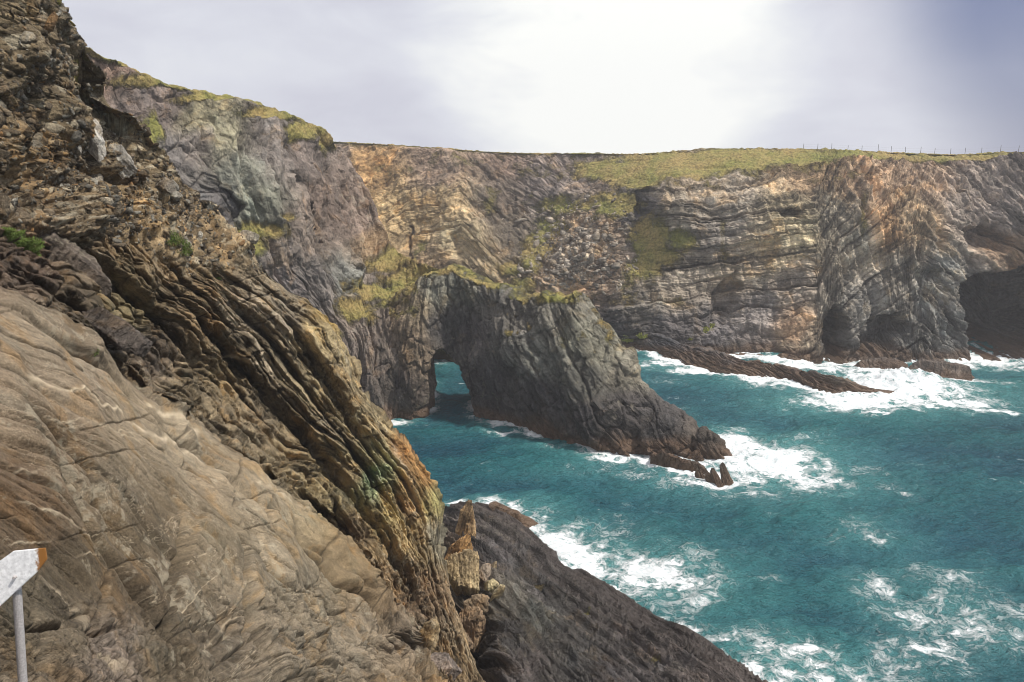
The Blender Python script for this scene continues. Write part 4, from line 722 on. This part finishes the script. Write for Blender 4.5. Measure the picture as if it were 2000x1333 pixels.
# blocks jammed in the gully at the foot of the slope
G1 = 'blocks jammed in the gully below the slope'
for px, py, Y, size, rot, col, lab, sh in [
    (912,1028,76,(1.5,1.3,3.2),(8,14,10),(.34,.23,.12),'tall orange-brown slab standing at the back of the gully by the sea',taper(.55,2,-.25)),
    (905,1090,70,(1.9,1.5,2.9),(-4,20,-20),(.36,.21,.085),'rusty orange wedge of rock leaning behind the pale block in the gully',taper(.35,2,-.4)),
    (908,1132,64,(1.75,1.5,2.5),(4,-4,12),(.36,.27,.15),'large pale tan block with a squared top in the middle of the gully',taper(.85)),
    (944,1128,66,(.9,.9,1.5),(0,10,30),(.25,.2,.15),'grey-brown block leaning on the right of the pale tan block',taper(.7)),
    (962,1112,67.5,(.45,.4,1.0),(4,12,0),(.34,.26,.16),'small upright finger of tan rock above the platform',taper(.7)),
    (957,1146,65,(.75,.55,.9),(20,-24,20),(.36,.3,.17),'yellowish splinter of rock lying below the upright finger',None),
    (972,1160,64,(.4,.4,1.0),(10,38,0),(.36,.31,.2),'thin pale slab tilted against the dark platform',None),
    (932,1178,60,(1.0,.8,1.1),(0,-24,35),(.26,.19,.12),'rounded brown block below the yellowish splinter',None),
    (925,1222,54.5,(1.5,1.2,1.9),(0,6,-12),(.24,.165,.1),'big dark brown block over the deep hole at the bottom of the gully',taper(.7)),
    (868,1190,55,(.9,.8,1.3),(0,20,0),(.3,.2,.11),'orange-brown block wedged against the slope above the hole',taper(.6)),
    (845,1045,70,(1.1,.9,1.5),(0,0,40),(.22,.21,.19),'grey stone in the shadow where slope and gully meet',None),
    (838,1238,30.0,(.62,.5,.95),(10,24,8),(.40,.29,.16),'cracked pale orange block standing on the lower edge of the slab',taper(.7)),
    (868,1300,30.5,(1.0,.7,.55),(10,40,0),(.25,.2,.165),'grey-brown pitted block below the cracked orange block',None),
    (905,1262,44,(.7,.6,.8),(0,30,50),(.24,.17,.11),'small brown block low in the gully beside the deep hole',None)]:
    hh = {912:5.2,905:6.6 if py < 1200 else 6.0,908:7.4,944:6.6,962:6.3,957:6.9,972:6.9,932:7.6,925:7.0,868:8.0 if py < 1250 else 0,845:6.0}.get(px, 0)
    cc = sea(px, py, hh) if Y > 40 else at(px, py, Y); size = tuple(q*(cc[1]/Y)*1.08 for q in size) if Y > 40 else size
    rock('boulder', cc, size, rot, int(px*7+py), MAT_BOULD if Y > 40 else MAT_FORE, col, facets=12, cut=.72, bed=.16, sub=6 if size[2] > 1.4 else 5, label=lab, group=G1, shape=sh)
# the block that stands proud of the near slab
# blocks sitting on the dark edge below the scree
for px, py, Y, size, rot, col, lab in [(120,495,27,(2.2,1.0,.75),(0,42,20),(.15,.12,.095),'long squared dark block lying on the upper left beds'),(215,640,22.5,(1.3,.8,.55),(0,44,10),(.115,.095,.08),'dark angular block in the shadow of the upper slab edge'),(72,448,27.5,(1.2,.7,.4),(0,38,10),(.18,.14,.1),'flat brown block lying above the moss strip')]:
    rock('rock_block', at(px, py, Y), size, rot, int(px+py), MAT_FORE, col, facets=12, cut=.62, bed=.16, sub=6, label=lab)
# round-backed rock and the wave-washed rocks offshore
rock('sea_rock', sea(1000, 1020)+np.array([0, 0, .2]), (3.6,1.5,1.5), (0,10,-42), 91, MAT_PLAT, (.20,.15,.11), facets=9, cut=.75, bed=.10, sub=6, fine=.03, label='smooth brown hump of rock at the back of the dark platform')
SEA = [(1305,913,(3.9,1.9,2.9),(0,6,-24),(.06,.055,.052),'squat black rock below the fin with white water round it'),(1362,900,(1.7,.8,1.5),(0,34,-30),(.06,.05,.043),'small black wedge of rock right of the squat black rock'),
    (1352,925,(3.0,1.1,1.5),(0,22,-30),(.07,.055,.042),'low brown rock awash below the tip of the fin'),(1374,940,(1.2,.6,2.4),(0,-16,10),(.07,.055,.042),'first dark fang of rock standing in the foam'),(1391,946,(1.0,.6,2.3),(0,-18,10),(.07,.055,.042),'second dark fang of rock standing in the foam'),(1407,949,(1.0,.6,2.3),(0,-18,0),(.07,.055,.042),'third dark fang of rock standing in the foam'),(1425,947,(1.0,.6,3.0),(0,-14,0),(.07,.055,.042),'tallest dark fang at the seaward end of the row')]
for i, (px, py, size, rot, col, lab) in enumerate(SEA):
    rock('sea_rock', sea(px, py)+np.array([0, .4, .25]), size, rot, 500+i*13, MAT_PLAT, col, facets=10, cut=.68, bed=.2, sub=6 if i < 3 else 5, label=lab, group='rocks awash off the tip of the fin', shape=taper(.5, 2, -.35) if i > 2 else taper(.7))
rock('reef', sea(1830, 748)+np.array([0, 1, .9]), (8.6,3.4,3.2), (0,4,-8), 601, MAT_PLAT, (.13,.10,.08), facets=12, cut=.72, bed=.12, sub=6, label='rounded brown reef rising behind the big burst of spray', cat='rock', shape=taper(.7))
rock('reef', sea(1722, 722)+np.array([0, 0, .8]), (7.2,2.8,2.6), (0,6,-10), 602, MAT_PLAT, (.10,.085,.075), facets=12, cut=.72, bed=.14, sub=6, label='low dark reef between the cave and the rounded reef', cat='rock', shape=taper(.7))

def build_ledge():
    """the dark apron at the foot of the cliff that runs out as a long low reef"""
    T = [(1150,600),(1200,625),(1260,650),(1330,672),(1400,690),(1470,704),(1530,716),(1570,724),(1620,734),(1660,748),(1700,757),(1740,763),(1756,770)]
    Bp = [(1190,668),(1230,688),(1290,702),(1360,716),(1430,730),(1490,738),(1545,748),(1580,760),(1610,770),(1650,778),(1690,781),(1735,778),(1758,774)]
    YB = [seaY(*q) for q in Bp]
    nodes = [(x, y, q) for (x, y), q in zip(Bp, YB)]
    off = [8, 8, 7.5, 7, 6, 4.5, 3.8, 3.4, 3.0, 2.4, 2.0, 1.3, .4]
    nodes += [(x, y, q+o) for (x, y), q, o in zip(T, YB, off)]
    P = sheet(T, Bp, nodes, 520, 110, back=[(0, 2.5, -.4), (0, 5, -4), (0, 6, -9)], nb=22, foot=(0, -1, -4), nf=8)
    px, py = proj(P); N = normals(P); x, y, z = P[..., 0], P[..., 1], P[..., 2]
    a = x; w = z+.30*x+.8*fbm(x/8, y/8, z/4, 3, 611)
    d = .7*fbm(x/6, y/6, z/3, 4, 612)+strata(a, w, 1.1, .7, 6, 613)+strata(a, w, .4, .3, 3, 614)+.4*ridge(x/2.5+z, y/2, 0, 3, 615); d = d*sst(1758, 1650, px).clip(.3, 1)
    P = P+N*d[..., None]
    nodes = [(1200,640,.07,.068,.072),(1300,670,.068,.065,.068),(1420,700,.07,.065,.065),(1540,735,.09,.07,.06),(1660,765,.12,.095,.07),(1230,685,.11,.08,.06),(1400,722,.12,.09,.07),(1500,738,.13,.1,.075)]
    base = rbfcol(nodes, px, py)
    o = mesh('reef_ledge', P, gridfaces(*px.shape), MAT_PLAT, {'base': base, 'sc': np.stack([a, w, y*.2], -1), 'grass': np.zeros(px.shape), 'vein': np.zeros(px.shape)})
    tag(o, 'long dark ledge running out from the cliff foot as a low reef', 'rock ledge')
build_ledge()

def shore_foam():
    """froth where the water washes against the rocks"""
    st = .4; x0, y0 = -60, 30; nx, ny = 640, 440; H = np.zeros((nx, ny)); P = np.vstack(WL); i = ((P[:, 0]-x0)/st).astype(int); j = ((P[:, 1]-y0)/st).astype(int); k = (i >= 0)*(i < nx)*(j >= 0)*(j < ny); H[i[k], j[k]] = 1
    def blur(A, n):
        for _ in range(n): A = (A+np.roll(A, 1, 0)+np.roll(A, -1, 0)+np.roll(A, 1, 1)+np.roll(A, -1, 1))/5
        return A
    B1 = np.clip(blur(H, 3)*3.0, 0, 1); B2 = np.clip(blur(H, 26)*4.5, 0, 1)
    gi = np.clip(((SEAX-x0)/st).astype(int), 0, nx-1); gj = np.clip(((SEAY-y0)/st).astype(int), 0, ny-1); b1, b2 = B1[gi, gj], B2[gi, gj]
    n = fbm(SEAX/5, SEAY/5, 8, 3, 91); open_ = sst(-14, 30, SEAX+.25*(SEAY-110)); m = np.maximum(SEAM, b1*(.28+.9*n+.55*open_)); m = np.maximum(m, b2*(.22+.4*open_+.7*n)); a = np.maximum(SEAAER, b2*(.15+.45*open_))
    SEAOBJ.data.attributes['foam'].data.foreach_set('value', np.clip(m, 0, 1.6).astype(f32).ravel()); SEAOBJ.data.attributes['aer'].data.foreach_set('value', np.clip(a, 0, 1.3).astype(f32).ravel())
shore_foam()

# ------------------------------------------------------------------ loose stones
def stones(name, cen, nrm, size, col, mat, seed, flat=.45):
    """many chipped stones lying on a slope, merged because nobody could count them"""
    import bmesh
    bm = bmesh.new(); bmesh.ops.create_icosphere(bm, subdivisions=1, radius=1.0); V0 = np.array([v.co[:] for v in bm.verts]); F0 = np.array([[v.index for v in f.verts] for f in bm.faces]); bm.free()
    rs = np.random.RandomState(seed); n = len(cen); V = V0[None]*(1+.55*(rs.rand(n, len(V0), 1)-.5)); V = np.sign(V)*np.abs(V)**.8
    V = V*np.stack([1+.8*rs.rand(n), .6+.5*rs.rand(n), flat*(.5+rs.rand(n))], -1)[:, None]*size[:, None, None]
    up = nrm+.55*rs.normal(size=nrm.shape); up /= np.linalg.norm(up, axis=1, keepdims=True); t = np.cross(up, rs.normal(size=up.shape)); t /= np.linalg.norm(t, axis=1, keepdims=True); b = np.cross(up, t)
    Vw = V[..., :1]*t[:, None]+V[..., 1:2]*b[:, None]+V[..., 2:]*up[:, None]+(cen-nrm*size[:, None]*.05)[:, None]
    Fq = (F0[None]+(np.arange(n)*len(V0))[:, None, None]).reshape(-1, 3); base = np.repeat(col[:, None], len(V0), 1).reshape(-1, 3)
    return mesh(name, Vw, Fq, mat, {'base': base, 'sc': Vw.reshape(-1, 3), 'grass': np.zeros(len(base)), 'vein': np.zeros(len(base))}, smooth=False)
def pick(P, px, py, wgt, n, seed):
    rs = np.random.RandomState(seed); N = normals(P); ar = np.linalg.norm(np.cross(np.gradient(P, axis=0), np.gradient(P, axis=1)), axis=-1)
    ar = np.minimum(ar, .02*1); p = (wgt*ar).ravel(); p /= p.sum(); i = rs.choice(P[..., 0].size, n, p=p); return P.reshape(-1, 3)[i], N.reshape(-1, 3)[i], px.ravel()[i], py.ravel()[i]
def scatter_scree():
    rs = np.random.RandomState(5); ok = SLS*(SLY > -60)*(SLX > -60)*(np.arange(SLX.shape[1])[None] > 24); n = 17000
    wg = ok*(.25+sst(-.1, .35, fbm(SLP[..., 0]/2.5, SLP[..., 1]/2.5, SLP[..., 2]/2.5, 3, 700)))
    c, nn, px, py = pick(SLP, SLX, SLY, wg, n, 1); sz = .03+.028*rs.pareto(2.1, n); sz = np.minimum(sz, .25)
    br = np.array([.155, .12, .08])*(0.45+rs.rand(n, 1)*.9); gy = np.array([.25, .23, .19])*(.5+rs.rand(n, 1)*.9); k = (rs.rand(n) < .25)[:, None]; o = (rs.rand(n) < .05)[:, None]
    col = np.where(k, gy, br); col = np.where(o, np.array([[.25, .15, .07]]), col)
    if (nn[:, 0].mean() < 0): nn = -nn
    tag(stones('scree', c, nn, sz, col, MAT_FORE, 2), 'loose brown and grey stones covering the upper foreground slope', kind='stuff')
    P = FARP; px, py = proj(P); N = normals(P); n = 2600
    w = np.exp(-1.1*(((px-1125)/80)**2+((py-485-(px-1120)*.15)/70)**2))*(w_in(px, py)); c, nn, _, _ = pick(P, px, py, w, n, 3)
    if (nn[:, 1].mean() > 0): nn = -nn
    sz = np.minimum(.12+.11*rs.pareto(2.0, n), 1.2); col = np.array([.36, .31, .25])*(.5+rs.rand(n, 1)*.9)
    tag(stones('far_scree', c, nn, sz, col, MAT_FAR, 4), 'pale rockfall debris spilling down the head of the bay', kind='stuff')
def w_in(px, py): return (px > 940)*(px < 1260)*(py > 380)*(py < 620)
scatter_scree()
def slope_point(px, py):
    q = (SLX[:, 30:]-px)**2+(SLY[:, 30:]-py)**2; i = np.unravel_index(np.argmin(q), q.shape); return SLP[i[0], i[1]+30], SLN[i[0], i[1]+30]
for px, py, size, rot, col, lab in [(183,250,(.8,.5,.55),(0,30,0),(.42,.38,.32),'pale pinkish stone at the top of the row of white stones'),(190,285,(.45,.4,.95),(0,-22,10),(.50,.46,.40),'long whitish stone slanting down in the row of white stones'),
    (228,325,(.5,.4,.95),(0,-30,-10),(.38,.35,.30),'lowest long grey stone of the row of white stones'),(160,285,(.5,.4,.35),(0,30,40),(.36,.33,.28),'small grey stone left of the row of white stones'),(215,345,(.35,.3,.3),(20,10,0),(.34,.3,.24),'little pale stone under the row of white stones'),
    (318,370,(.6,.45,.4),(0,40,10),(.24,.21,.17),'dark rounded stone on the lower scree'),(338,385,(.5,.4,.25),(0,40,60),(.42,.38,.31),'pale flat stone on the lower scree near its edge'),(60,190,(.5,.35,.25),(0,30,10),(.34,.3,.24),'grey stone alone high on the left of the scree'),
    (80,125,(.4,.3,.25),(0,10,50),(.33,.3,.25),'small angular grey stone high on the scree'),(340,470,(.75,.4,.3),(0,42,0),(.32,.28,.22),'long grey stone beside the green patch below the scree'),(470,470,(.7,.5,.4),(0,20,20),(.3,.26,.2),'blocky brown stone on the skyline of the slope')]:
    p, n = slope_point(px, py); rock('stone', p+np.array([.1, -.15, .1]), size, rot, int(px*3+py), MAT_FORE, col, facets=12, cut=.68, bed=.12, sub=5, fine=.06, label=lab, cat='stone')

# ------------------------------------------------------------------ fence on the clifftop
import bmesh
def plain_mat(name, col, rough=.8, bump=.3, sc=40, col2=None, thr=(.5, .6)):
    t = NT(name); p = t.pos(); n = t.noise(p, sc, 5, .6); c = t.scale(t.mix(0.0, col, col), t.rng(n, .3, .7, .75, 1.2))
    if col2: c = t.mix(t.rng(t.noise(p, sc*.2, 5, .65), *thr, 0, 1, True), c, col2)
    t.l.new(c, t.b.inputs['Base Color']); t.b.inputs['Roughness'].default_value = rough; t.l.new(t.bump(n, .01, bump), t.b.inputs['Normal']); return t
def bm_obj(name, bm, mat, parent=None, bevel=0):
    if bevel: bmesh.ops.bevel(bm, geom=bm.edges[:], offset=bevel, segments=2, affect='EDGES')
    bmesh.ops.recalc_face_normals(bm, faces=bm.faces[:]); me = bpy.data.meshes.new(name); bm.to_mesh(me); bm.free(); me.materials.append(mat); o = bpy.data.objects.new(name, me); C.objects.link(o)
    if parent: o.parent = parent
    return o
def tube(bm, p0, p1, r0, r1, seg=10):
    from mathutils import Vector as Vv
    p0, p1 = Vv(p0), Vv(p1); M = ((p1-p0).to_track_quat('Z', 'Y').to_matrix().to_4x4()); M.translation = (p0+p1)/2
    bmesh.ops.create_cone(bm, cap_ends=True, segments=seg, radius1=r0, radius2=r1, depth=(p1-p0).length, matrix=M)
def build_fence():
    wood = plain_mat('weathered_post', (.16, .15, .16), .9).m; K = 26; px, py = proj(FARP[:, K-4:K+3]); pts = []
    sky = FARP[:, K-14:K+6]; spx, spy = proj(sky)
    for x in [1570, 1598, 1625, 1656, 1684, 1714, 1741, 1769, 1797, 1825, 1857, 1884, 1917, 1953, 1990, 2024, 2060, 2096]:
        q = np.abs(spx-x) < 1.2; c = sky[q]; yy = spy[q]; b = c[np.argmin(yy)]; pts.append(b)
    f = empty('fence', tuple(pts[0])); tag(f, 'row of thin weathered posts along the skyline of the far grassy clifftop', 'fence'); o0 = np.array(pts[0]); rs = random.Random(3)
    for p in pts:
        bm = bmesh.new(); q = np.array(p)-o0; hh = 1.35*(.75+.4*rs.random()); tube(bm, (q[0], q[1], q[2]-.3), (q[0]+rs.uniform(-.06, .06), q[1], q[2]+hh), .06, .05, 6); bm_obj('post', bm, wood, f)
    bm = bmesh.new()
    for h in (.45, .95):
        for a, b in zip(pts[:-1], pts[1:]): a_, b_ = np.array(a)-o0, np.array(b)-o0; tube(bm, (a_[0], a_[1], a_[2]+h), (b_[0], b_[1], b_[2]+h), .006, .006, 4)
    bm_obj('wire', bm, plain_mat('wire_steel', (.3, .3, .3), .5).m, f)
build_fence()

# ------------------------------------------------------------------ white sign on a pole, near the camera
def build_sign():
    base = at(48, 1500, 6.0); top = at(33, 1150, 6.0); f = empty('signpost', tuple(base)); tag(f, 'white painted pointed board with a rusty end on a thin grey pole', 'signpost')
    pm = plain_mat('galvanised_pole', (.42, .39, .38), .55, .2, 60).m; bm = bmesh.new(); tp = top-base; tube(bm, (0, 0, -.4), tuple(tp), .038, .036, 20); bm_obj('pole', bm, pm, f)
    t = plain_mat('white_painted_board', (.86, .86, .86), .5, .15, 30, (.5, .48, .47), (.70, .76)); 
    # rust eats in from the pointed end, measured along the board
    sx = t.n.new('ShaderNodeTexCoord'); se = t.n.new('ShaderNodeSeparateXYZ'); t.l.new(sx.outputs['Object'], se.inputs[0]); n = t.noise(t.pos(), 26, 5, .7)
    k = t.rng(t.math('ADD', se.outputs[0], t.math('MULTIPLY', t.math('SUBTRACT', n, .5), .12)), .165, .20, 0, 1, True); bc = t.b.inputs['Base Color'].links[0].from_socket
    t.l.new(t.mix(k, bc, (.30, .13, .03)), t.b.inputs['Base Color'])
    bm = bmesh.new(); c = at(30, 1120, 5.96)-base
    # outline read on the board's own face, in metres
    O2 = [at(x, y, 5.96)-base-c for x, y in [(-150,1290),(-150,1200),(22,1080),(81,1077),(86,1098),(70,1120),(-60,1240)]]
    vs = [bm.verts.new((q[0], 0, q[2])) for q in O2]; fc = bm.faces.new(vs); r = bmesh.ops.extrude_face_region(bm, geom=[fc])
    for v in r['geom']:
        if isinstance(v, bmesh.types.BMVert): v.co.y += .022
    o = bm_obj('board', bm, t.m, f, .004); o.location = tuple(c); o.rotation_euler = (R(-8), 0, R(6))
    bm = bmesh.new(); tube(bm, (0, -.034, 0), (0, .01, 0), .012, .012, 8); b = bm_obj('bolt', bm, pm, o); b.location = (0, 0, -.03)
build_sign()

# ------------------------------------------------------------------ yellow-green plants on the dark apron and tufts on the near beds
def leaf_mat(name, col): return plain_mat(name, col, .7, .1, 6).m
def plant(name, c, rad, n, leaf, mat, seed, label, cat='plant', group=None, up=(0, -.5, .8)):
    rs = np.random.RandomState(seed); V = []; Fq = []; up = np.array(up)/np.linalg.norm(up)
    for i in range(n):
        b = rs.normal(size=3); b = b/np.linalg.norm(b)*rs.rand()**.5*rad*(np.array([.8, .45, .5]) if leaf > .2 else np.array([1.0, .7, .9])); b = b if leaf > .2 else b-up*(b@up)*.8; d = rs.normal(size=3)*.7+up; d /= np.linalg.norm(d); s = np.cross(d, rs.normal(size=3)); s /= np.linalg.norm(s); l = leaf*(.5+rs.rand())
        k = len(V); V += [b-s*l*.16, b+s*l*.16, b+d*l*.6+s*l*.14, b+d*l, b+d*l*.6-s*l*.14]; Fq += [(k, k+1, k+2), (k, k+2, k+4), (k+4, k+2, k+3)]
    o = mesh(name, np.array(V), np.array(Fq), mat, smooth=False); o.location = tuple(c); tag(o, label, cat, group); return o
YG = leaf_mat('samphire_leaf', (.34, .36, .06)); MG = leaf_mat('moss_leaf', (.13, .19, .03))
def far_hit(px, py):
    dg = bpy.context.evaluated_depsgraph_get(); from mathutils import Vector as Vv; a, dy, dz = ray(px, py)
    ok, loc, nn, i, ob, m = SC.ray_cast(dg, Vv((0, 0, CAMZ)), Vv((float(a), float(dy), float(dz))).normalized()); return np.array(loc[:]), np.array(nn[:])
bpy.context.view_layer.update()
for i, (px, py, r, lab) in enumerate([(1228,663,2.0,'yellow-green clump at the waterline end of the dark apron'),(1254,658,1.4,'small yellow-green clump right beside the waterline clump'),(1346,664,1.0,'tiny yellow-green clump low on the dark apron'),(1378,646,1.9,'bright yellow-green clump in the middle of the dark apron'),(1390,637,1.3,'upper yellow-green clump touching the bright one on the dark apron')]):
    p, n = far_hit(px, py); plant('cliff_plant', p+n*.2, r, 420, .42, YG, 800+i, lab, group='yellow-green clumps on the dark apron')
for i, (px, py, r, n, lf, lab) in enumerate([(6,455,.35,1400,.05,'bright moss tuft at the picture edge above the green strip'),(37,476,.4,1600,.05,'small moss tuft in the upper half of the green strip'),(66,493,.35,1400,.05,'small moss tuft in the lower half of the green strip'),(22,467,.5,2200,.05,'bright moss tuft at the upper end of the green strip'),(52,484,.55,2400,.05,'bright moss tuft in the middle of the green strip'),(78,500,.4,1600,.05,'bright moss tuft at the lower end of the green strip'),(335,466,.55,1500,.06,'green tuft beside the long grey stone'),(358,484,.5,1400,.06,'green tuft just below the long grey stone'),(422,545,.3,700,.06,'single small green tuft on the bare beds near the ridge'),(186,694,.22,300,.06,'tiny olive tuft growing on the smooth slab')]):
    p, nn = far_hit(px, py); plant('moss_tuft', p+nn*.03, r, n, lf, MG, 830+i, lab, 'moss', 'green tufts on the foreground slope', up=tuple(nn*.8+np.array([0, 0, .5])))

# ------------------------------------------------------------------ thin sea haze
def build_haze():
    bm = bmesh.new(); bmesh.ops.create_cube(bm, size=1.0)
    for v in bm.verts: v.co = Vector((v.co.x*1500, v.co.y*1500+100, v.co.z*150+69))
    m = bpy.data.materials.new('haze_air'); m.use_nodes = True; nt = m.node_tree; nt.nodes.clear(); o = nt.nodes.new('ShaderNodeOutputMaterial'); v = nt.nodes.new('ShaderNodeVolumePrincipled')
    v.inputs['Color'].default_value = (.96, .96, .98, 1); v.inputs['Density'].default_value = .0005; v.inputs['Anisotropy'].default_value = .2; nt.links.new(v.outputs[0], o.inputs['Volume'])
    tag(bm_obj('haze', bm, m), kind='stuff')
build_haze()
